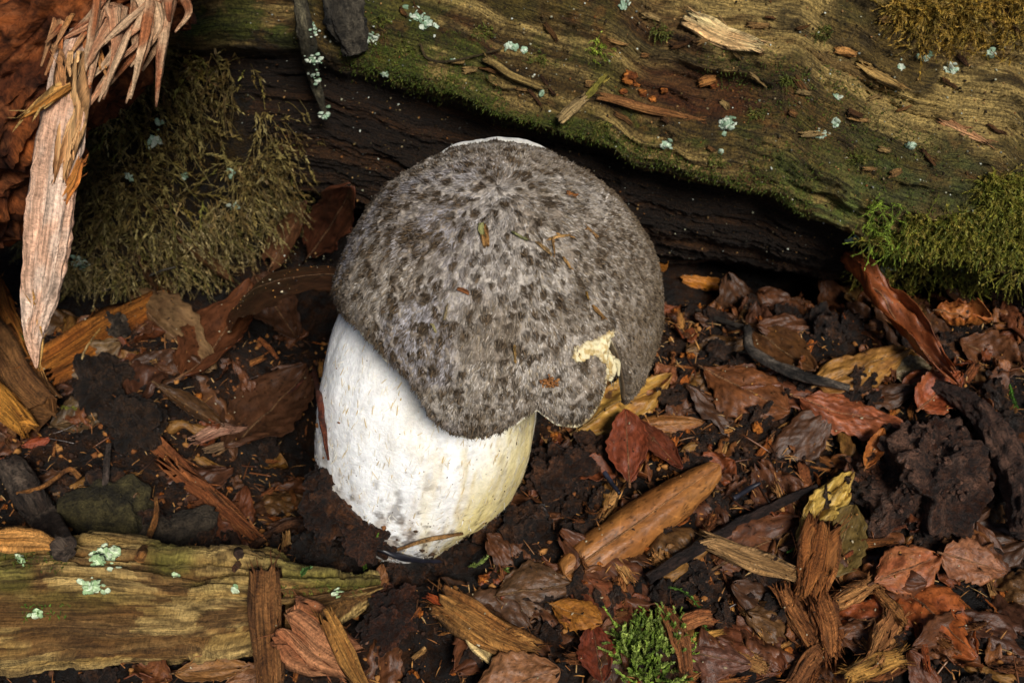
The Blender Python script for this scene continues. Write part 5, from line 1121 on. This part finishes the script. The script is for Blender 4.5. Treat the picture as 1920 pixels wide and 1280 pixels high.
sprig([(682, 1070), (690, 1040), (708, 1002)], 'small green moss sprig at the left of the stem base', [hex3('4f6a20'), hex3('67842e')], [0.3, 0.5, 0.7], seed=1)
sprig([(878, 1062), (900, 1055), (918, 1038)], 'pale green moss sprig below the stem base', [hex3('6a7a3a'), hex3('86944e')], [0.3, 0.5, 0.6], seed=2)
sprig([(925, 1078), (940, 1070), (950, 1068)], 'tiny moss sprig beside the pale green sprig', [hex3('5a6a2a'), hex3('6f7d3a')], [0.2, 0.3, 0.4], seed=3, leaves=30)
sprig([(1240, 1100), (1275, 1105), (1305, 1130), (1318, 1165), (1330, 1195)], 'arched dark green moss strand beside the brown block', [hex3('3f5a1e'), hex3('587a2c')], [0.6, 0.9, 0.9, 0.7, 0.6], leaves=130, seed=4)
sprig([(1475, 1035), (1490, 1030), (1512, 1034)], 'dark green moss tuft behind the frayed splinter', [hex3('2f5a14'), hex3('3f6a1e')], [0.6, 0.7, 0.7], seed=5)
sprig([(95, 750), (115, 762), (140, 765)], 'small pale moss sprig below the bark chunk', [hex3('5a5a24'), hex3('74702e')], [1.2, 1.4, 1.4], seed=6)
sprig([(62, 670), (50, 640), (20, 600)], 'green moss sprig on the bark chunk', [hex3('4a5a1e'), hex3('5d6e2a')], [1.9, 2.0, 2.0], seed=7)
sprig([(1893, 720), (1898, 740), (1905, 760)], 'green blade of moss beside the thick root', [hex3('4f7a24'), hex3('3f6a1c')], [1.2, 1.0, 0.8], seed=8)
sprig([(565, 1080), (570, 1070), (580, 1065)], 'dark moss tuft behind the branch tip', [hex3('2f4a1e'), hex3('4a6a34')], [0.5, 0.6, 0.7], seed=9)

# ================================================================== orange scraps behind the cap and debris on the cap
for (a, b, w, lab, sd) in [((1222, 498), (1262, 505), 26, 'orange flake under the log right of the cap', 1), ((1280, 520), (1355, 535), 36, 'larger orange flake under the log behind the cap', 2)]:
    leaf(a, b, w, 'a86a20', '8a5018', lab, curl=-0.4, bend=-0.2, l0=0.6, l1=0.6, seed=160 + sd, tear=0.3, frag=True, name='bark_flake', n=LFN)
CN = ['cap']
for i, (a, b, w, c1, c2, lab) in enumerate([
        ((905, 420), (912, 462), 13, 'b08a58', '8a6438', 'tan wood chip standing out in the middle of the cap'), ((902, 418), (904, 440), 9, '9a9a68', '7a7a48', 'greenish flake beside the tan chip on the cap'),
        ((1030, 446), (1070, 442), 5, 'b8905c', '9a7444', 'level straw sliver on the upper cap'), ((1008, 452), (1036, 478), 6, 'b8986a', '9a7a4c', 'slanting straw sliver on the upper cap'),
        ((1035, 444), (1040, 478), 3, 'a8804c', '8a6438', 'thin crossing straw on the upper cap'), ((1056, 482), (1070, 504), 4, 'b08a58', '8f6c40', 'short straw sliver below the crossing straws'),
        ((960, 434), (990, 450), 5, '8f9068', '74744c', 'grey-green lichen scrap on the upper cap'), ((1062, 362), (1082, 368), 8, '9a6434', '7d4c26', 'brown flake high on the right of the cap'),
        ((1112, 572), (1136, 596), 6, '9a7444', '7d5a30', 'tan splinter above the torn notch'), ((1100, 548), (1104, 562), 3, 'b89048', '9a7434', 'tiny yellow straw on the right of the cap'),
        ((834, 600), (838, 574), 4, 'a89878', '8a7a5c', 'pale straw on the lower left of the cap'), ((964, 650), (966, 676), 4, 'b0905c', '8f7040', 'pale upright straw on the lower cap'),
        ((858, 540), (880, 550), 6, '7a4c2c', '5d3820', 'dark brown chip on the lower cap'), ((1100, 425), (1122, 444), 4, 'a8845c', '8a6840', 'pale sliver at the upper right of the cap'), ((810, 606), (818, 624), 4, 'a0986c', '84784c', 'greenish fibre on the lower left of the cap')]):
    chip(a, b, w, max(w * 0.6, 3), c1, c2, lab, seed=170 + i, ragged=0.15, hairs=3, l0=0.10, l1=0.10, n=unit(CAM - CC), name='cap_straw', cat='straw')
p, n = hit(1030, 712, CN)
b = Bag(); rr2 = np.random.default_rng(8)
for i in range(60):
    q = p + rr2.normal(0, 0.09, 3); q = q + n * (0.08 - (q - p) @ n * 0.8); r_ = rr2.uniform(0.012, 0.03)
    V, F = nub(q, (r_ * 2, r_, r_), i, rrot()); b.add(V, F, mixc(hex3('6d4424')[None], hex3('96683c'), [rr2.random()])[0])
b.build('crumb_heap', M['debris'], label='little heap of brown crumbs on the lower cap', cat='crumbs', kind='stuff')

# ================================================================== loose litter
rl = np.random.default_rng(33); GK = ['ground']
def ground_spot():
    while True:
        x, y = rl.uniform(-17, 21), rl.uniform(-6.5, 11.5)
        if (x - 0.2) ** 2 + (y - 0.3) ** 2 < 5.5: continue
        if x < -4 and y < -0.5 and rl.random() < 0.5: continue
        return x, y
def ray_z(x, y):
    best = -9
    for k in ('ground',):
        r = BVHS[k].ray_cast(Vector((x, y, 6)), Vector((0, 0, -1)))
        if r[0] is not None: best = max(best, r[0][2])
    return best
from mathutils import Euler
def zone(x, y):
    if y > 7.5: return 'in the shade at the foot of the log'
    if x < -3 and y > 1.5: return 'in the hollow left of the stem'
    if x < -3: return 'around the stones and the rotten branch'
    if y < -1.2 and x < 4.5: return 'in front of the mushroom'
    if y < -1.2 and x < 9.5: return 'around the bright moss and the rolled leaf'
    if y < 0.5: return 'among the frayed chips and pink leaves'
    if x > 10: return 'around the peaty clod and thick root'
    return 'between the cap and the grey twig'
def seen(p):
    d = p - CAM; t = d @ VD; px = 960 + FPX * (d @ VR) / t; py = 640 - FPX * (d @ VU) / t
    if not (-20 < px < 1940 and -20 < py < 1300): return False
    L_ = np.linalg.norm(d)
    for k in BVHS:
        r = BVHS[k].ray_cast(Vector(CAM), Vector(d / L_), L_ - 0.25)
        if r[0] is not None: return False
    return True
def scatter(protos, looks, n, name, what, cat, group, smin, smax, tilt, lift, side=0.0, box=None):
    for i in range(n):
        k = int(rl.integers(len(protos))); me = protos[k]; o = bpy.data.objects.new(name, me); COL.objects.link(o)
        for _ in range(60):
            x, y = ground_spot()
            if rl.random() < side * (x < 1): continue
            if box is not None: x, y = rl.uniform(box[0], box[1]), rl.uniform(box[2], box[3])
            z = ray_z(x, y)
            if name in ('buried_leaf', 'soil_lump') and x < -2.2 and y > 2.5 and rl.random() < 0.75: continue
            if seen(np.array([x, y, z + 0.2])): break
        s = rl.uniform(smin, smax)
        o.location = Vector((x, y, z + lift)) * S; o.scale = (s, s, s)
        o.rotation_euler = Euler((rl.normal(0, tilt), rl.normal(0, tilt), rl.uniform(0, 6.28)))
        setp(o, '%s %s %s' % (looks[k % len(looks)], what, zone(x, y)), cat, group)
lp = []
for i in range(14):
    ca, cb = [('5a2e20', '7a4a30'), ('7a4a2a', '5f361f'), ('3c2218', '54301f'), ('6a3a24', '8a5636'), ('8a6436', '6a4526'), ('45241a', '5f3626'), ('7a3a1e', '5f2c18')][i % 7]
    V, F, col, gc = leaf_mesh(rl.uniform(1.0, 2.0), rl.uniform(0.7, 1.3), 200 + i, hex3(ca) * 0.75, hex3(cb) * 0.75, curl=rl.choice([-1, 1]) * rl.uniform(0.4, 1.3), bend=rl.normal(0, 0.6), tear=rl.uniform(0.1, 0.3), nu=20, nv=12, frag=i % 2 == 0, wrinkle=1.4)
    V = V - V.mean(0); lp.append(mesh_data('leaf_fragment', V, F, M['leaf'], gc, col))
scatter(lp, ['torn dull red', 'torn mid-brown', 'torn dark brown', 'torn reddish brown', 'torn golden-tan', 'torn maroon', 'torn rust-orange'], 190, 'leaf_fragment', 'leaf fragment lying loose', 'leaf fragment', 'torn leaf fragments in the litter', 0.6, 1.25, 0.35, 0.12, side=0.25)
bl_ = []
for i in range(12):
    ca, cb = [('4a2318', '6a3a26'), ('5f3420', '45251a'), ('341c14', '4d2c1e'), ('6a3420', '4f2416'), ('6a4a2c', '4a3220'), ('3c1c16', '57302a')][i % 6]
    V, F, col, gc = leaf_mesh(rl.uniform(2.2, 3.6), rl.uniform(1.2, 2.0), 230 + i, hex3(ca) * 0.6, hex3(cb) * 0.6, curl=-rl.uniform(0.2, 0.8), bend=rl.normal(-0.2, 0.4), tear=rl.uniform(0.08, 0.32), wrinkle=0.9)
    V = V - V.mean(0); bl_.append(mesh_data('buried_leaf', V, F, M['leaf'], gc, col))
scatter(bl_, ['damp red-brown', 'damp mid-brown', 'damp blackish brown', 'damp rusty', 'damp olive-tan', 'damp purple-brown'], 110, 'buried_leaf', 'leaf half buried', 'leaf', 'damp leaves half buried in the litter', 0.6, 1.1, 0.22, 0.10, side=0.3)
cp = []
for i in range(14):
    ca, cb = [('9a6434', '7a4822'), ('8a5a32', '6d4222'), ('a87840', '8a5a2c'), ('6a3c20', '85502c'), ('5a3a24', '7a5434'), ('a05a24', '7d4018'), ('b08a58', '8a6438')][i % 7]
    L = rl.uniform(0.5, 1.5); V, F, col, gc = chip_mesh(L, rl.uniform(0.1, 0.32), rl.uniform(0.06, 0.16), 300 + i, hex3(ca), hex3(cb), ragged=0.25, hairs=12, nL=12, nA=12)
    V = V - V.mean(0); cp.append(mesh_data('wood_chip', V, F, M['chip'], gc, col))
scatter(cp, ['ragged orange-brown', 'ragged mid-brown', 'ragged tan', 'ragged red-brown', 'ragged dull dark', 'ragged rusty orange', 'ragged pale straw'], 260, 'wood_chip', 'wood chip lying loose', 'wood chip', 'loose wood chips in the litter', 0.45, 1.1, 0.35, 0.08, side=0.5)
fp = []
for i in range(8):
    ca, cb = [('8a5a32', '6d4222'), ('9a6a3c', '7a4c28'), ('a87e4c', '8a5f36'), ('7d4c28', '61381c')][i % 4]
    L = rl.uniform(1.0, 1.9); V, F, col, gc = chip_mesh(L, rl.uniform(0.25, 0.5), rl.uniform(0.12, 0.25), 340 + i, hex3(ca), hex3(cb), ragged=0.4, hairs=80, nL=16, nA=24, bend=rl.normal(0, 0.25))
    V = V - V.mean(0); fp.append(mesh_data('frayed_chip', V, F, M['chip'], gc, col))
scatter(fp, ['frayed brown', 'frayed orange-brown', 'frayed pale', 'frayed dark'], 60, 'frayed_chip', 'fibrous wood chip', 'wood chip', 'frayed fibrous chips in the litter', 0.5, 1.0, 0.4, 0.12, box=(4.5, 17, -6.3, 1.0))
op = []
for i in range(8):
    r_ = rl.uniform(0.12, 0.26); V, F, gc = blob((0, 0, 0), (r_, r_ * rl.uniform(0.7, 1.3), r_ * 0.8), seed=400 + i, amp=0.55, freq=2.4, n=14, m=18)
    V = V * 1.0
    op.append(mesh_data('rotten_crumb', V, F, M['rust'], gc, mixc(np.broadcast_to(hex3('7a3f16'), V.shape), hex3('b06a2a'), smooth(-0.4, 0.5, fbm(V * 8, 3, i)))))
scatter(op, ['orange'], 110, 'rotten_crumb', 'crumb of rotten wood', 'crumb', 'orange wood crumbs on the soil', 0.3, 0.95, 1.0, 0.06, side=0.5)
np_ = []
for i in range(6):
    L = rl.uniform(0.7, 1.5); V, F, gc = tube(np.array([[-L / 2, 0, 0], [0, rl.normal(0, 0.08), 0.05], [L / 2, 0, 0]]), [0.02, 0.03, 0.012], n=10, m=6, seed=i)
    np_.append(mesh_data('fallen_needle', V, F, M['needle'], gc, np.broadcast_to(hex3(['4a2a1a', '6a4024', '2a1c16', '5d3420', '7a5434', '33221a'][i]), V.shape)))
scatter(np_, ['thin dark brown', 'thin mid-brown', 'thin blackish', 'thin reddish', 'thin tan', 'thin dull black-brown'], 120, 'fallen_needle', 'needle lying loose', 'needle', 'loose needles in the litter', 0.6, 1.2, 0.25, 0.10)
sp3 = []
for i in range(8):
    r_ = rl.uniform(0.3, 0.6); V, F, gc = blob((0, 0, 0), (r_, r_ * rl.uniform(0.7, 1.2), r_ * 0.7), seed=500 + i, amp=0.6, freq=2.2, n=22, m=28, octv=5)
    bb2 = Bag(); bb2.add(V, F, mixc(np.broadcast_to(hex3('261810'), V.shape), hex3('4d3526'), smooth(-0.4, 0.5, fbm(V * 4, 3, i))))
    for q in range(60):
        k2 = rl.integers(len(V) - 2); rs_ = 0.02 + 0.09 * rl.random() ** 2; Vn, Fn = SMALL[q % 16]; bb2.add(Vn * rs_ + V[k2] * 1.02, Fn, hex3('2a1b13') * rl.uniform(0.6, 1.6))
    Vb = np.concatenate(bb2.V); sp3.append(mesh_data('soil_lump', Vb, [np.concatenate(v) for v in bb2.F.values()], M['soil'], Vb, np.concatenate(bb2.C)))
scatter(sp3, ['small dark'], 170, 'soil_lump', 'lump of soil', 'soil lump', 'lumps of dark soil', 0.4, 1.2, 1.0, 0.0)

# pale and dark specks fallen on leaves and chips
Vl, Fl, o_n = [], [], 0
for V, F in LITTER:
    Vl.append(V); Fl.append(np.asarray(F) + o_n); o_n += len(V)
add_bvh('litter', np.vstack(Vl), Fl)
pb = Bag()
for i in range(4200):
    x, y = ground_spot(); r = BVHS['litter'].ray_cast(Vector((x, y, 9)), Vector((0, 0, -1)))
    if r[0] is None: continue
    V, F = SMALL[i % 16]; r_ = 0.006 + 0.03 * rl.random() ** 3
    pb.add(V * (r_, r_ * rl.uniform(0.6, 2.5), r_) @ rotm([0, 0, 1], rl.uniform(0, 6)).T + np.array(r[0]) + (0, 0, r_ * 0.3), F, [hex3(h_) for h_ in ('9a8a6c', '8f6430', '3a2618', '241812', '7a4e26', 'a89c82', '5a3a20')][rl.integers(7)])
pb.build('litter_specks', M['debris'], label='tiny pale and dark specks fallen on leaves and chips', cat='crumbs', kind='stuff')
# crumbs, fibres and flakes too small to count
cb_ = Bag(); pal = [hex3(h_) for h_ in ('1c120d', '2c1c13', '3a261a', '4d3220', '6a4020', '8a5a2c', '9a6a38', '241812', '301f16')]
for i in range(11000):
    x, y = ground_spot(); z = ray_z(x, y)
    V, F = SMALL[i % 16]; V = V * (1, 0.8, 0.7); r_ = 0.02 + 0.13 * rl.random() ** 3
    cb_.add(V * r_ @ rotm(rl.normal(size=3), rl.uniform(0, 6)).T + (x, y, z + r_ * 0.4), F, pal[int(len(pal) * rl.random() ** 1.4)])
cb_.build('soil_crumbs', M['debris'], label='fine dark crumbs and grains scattered over the soil', cat='crumbs', kind='stuff')
fb_ = Bag()
for i in range(5000):
    x, y = ground_spot()
    if x < 0 and rl.random() < 0.5: continue
    z = ray_z(x, y) + rl.uniform(0.0, 0.2); d = unit(np.append(rl.normal(size=2), rl.normal(0, 0.35))); L = rl.uniform(0.12, 0.55); s = unit(np.cross(d, [0, 0, 1])) * rl.uniform(0.008, 0.022); u_ = np.array([0, 0, 0.03])
    p = np.array([x, y, z]); c_ = [hex3(h_) for h_ in ('8a5a32', 'a87840', '6d4222', '94683a', 'b08c5c', '5a3a24')][rl.integers(6)]
    fb_.add([p - s, p + s, p + d * L * 0.5 + s + u_, p + d * L * 0.5 - s + u_, p + d * L], [np.array([[0, 1, 2, 3]]), np.array([[3, 2, 4]])], c_)
fb_.build('wood_fibres', M['debris'], label='hair-thin wood fibres strewn over the litter', cat='fibres', kind='stuff')
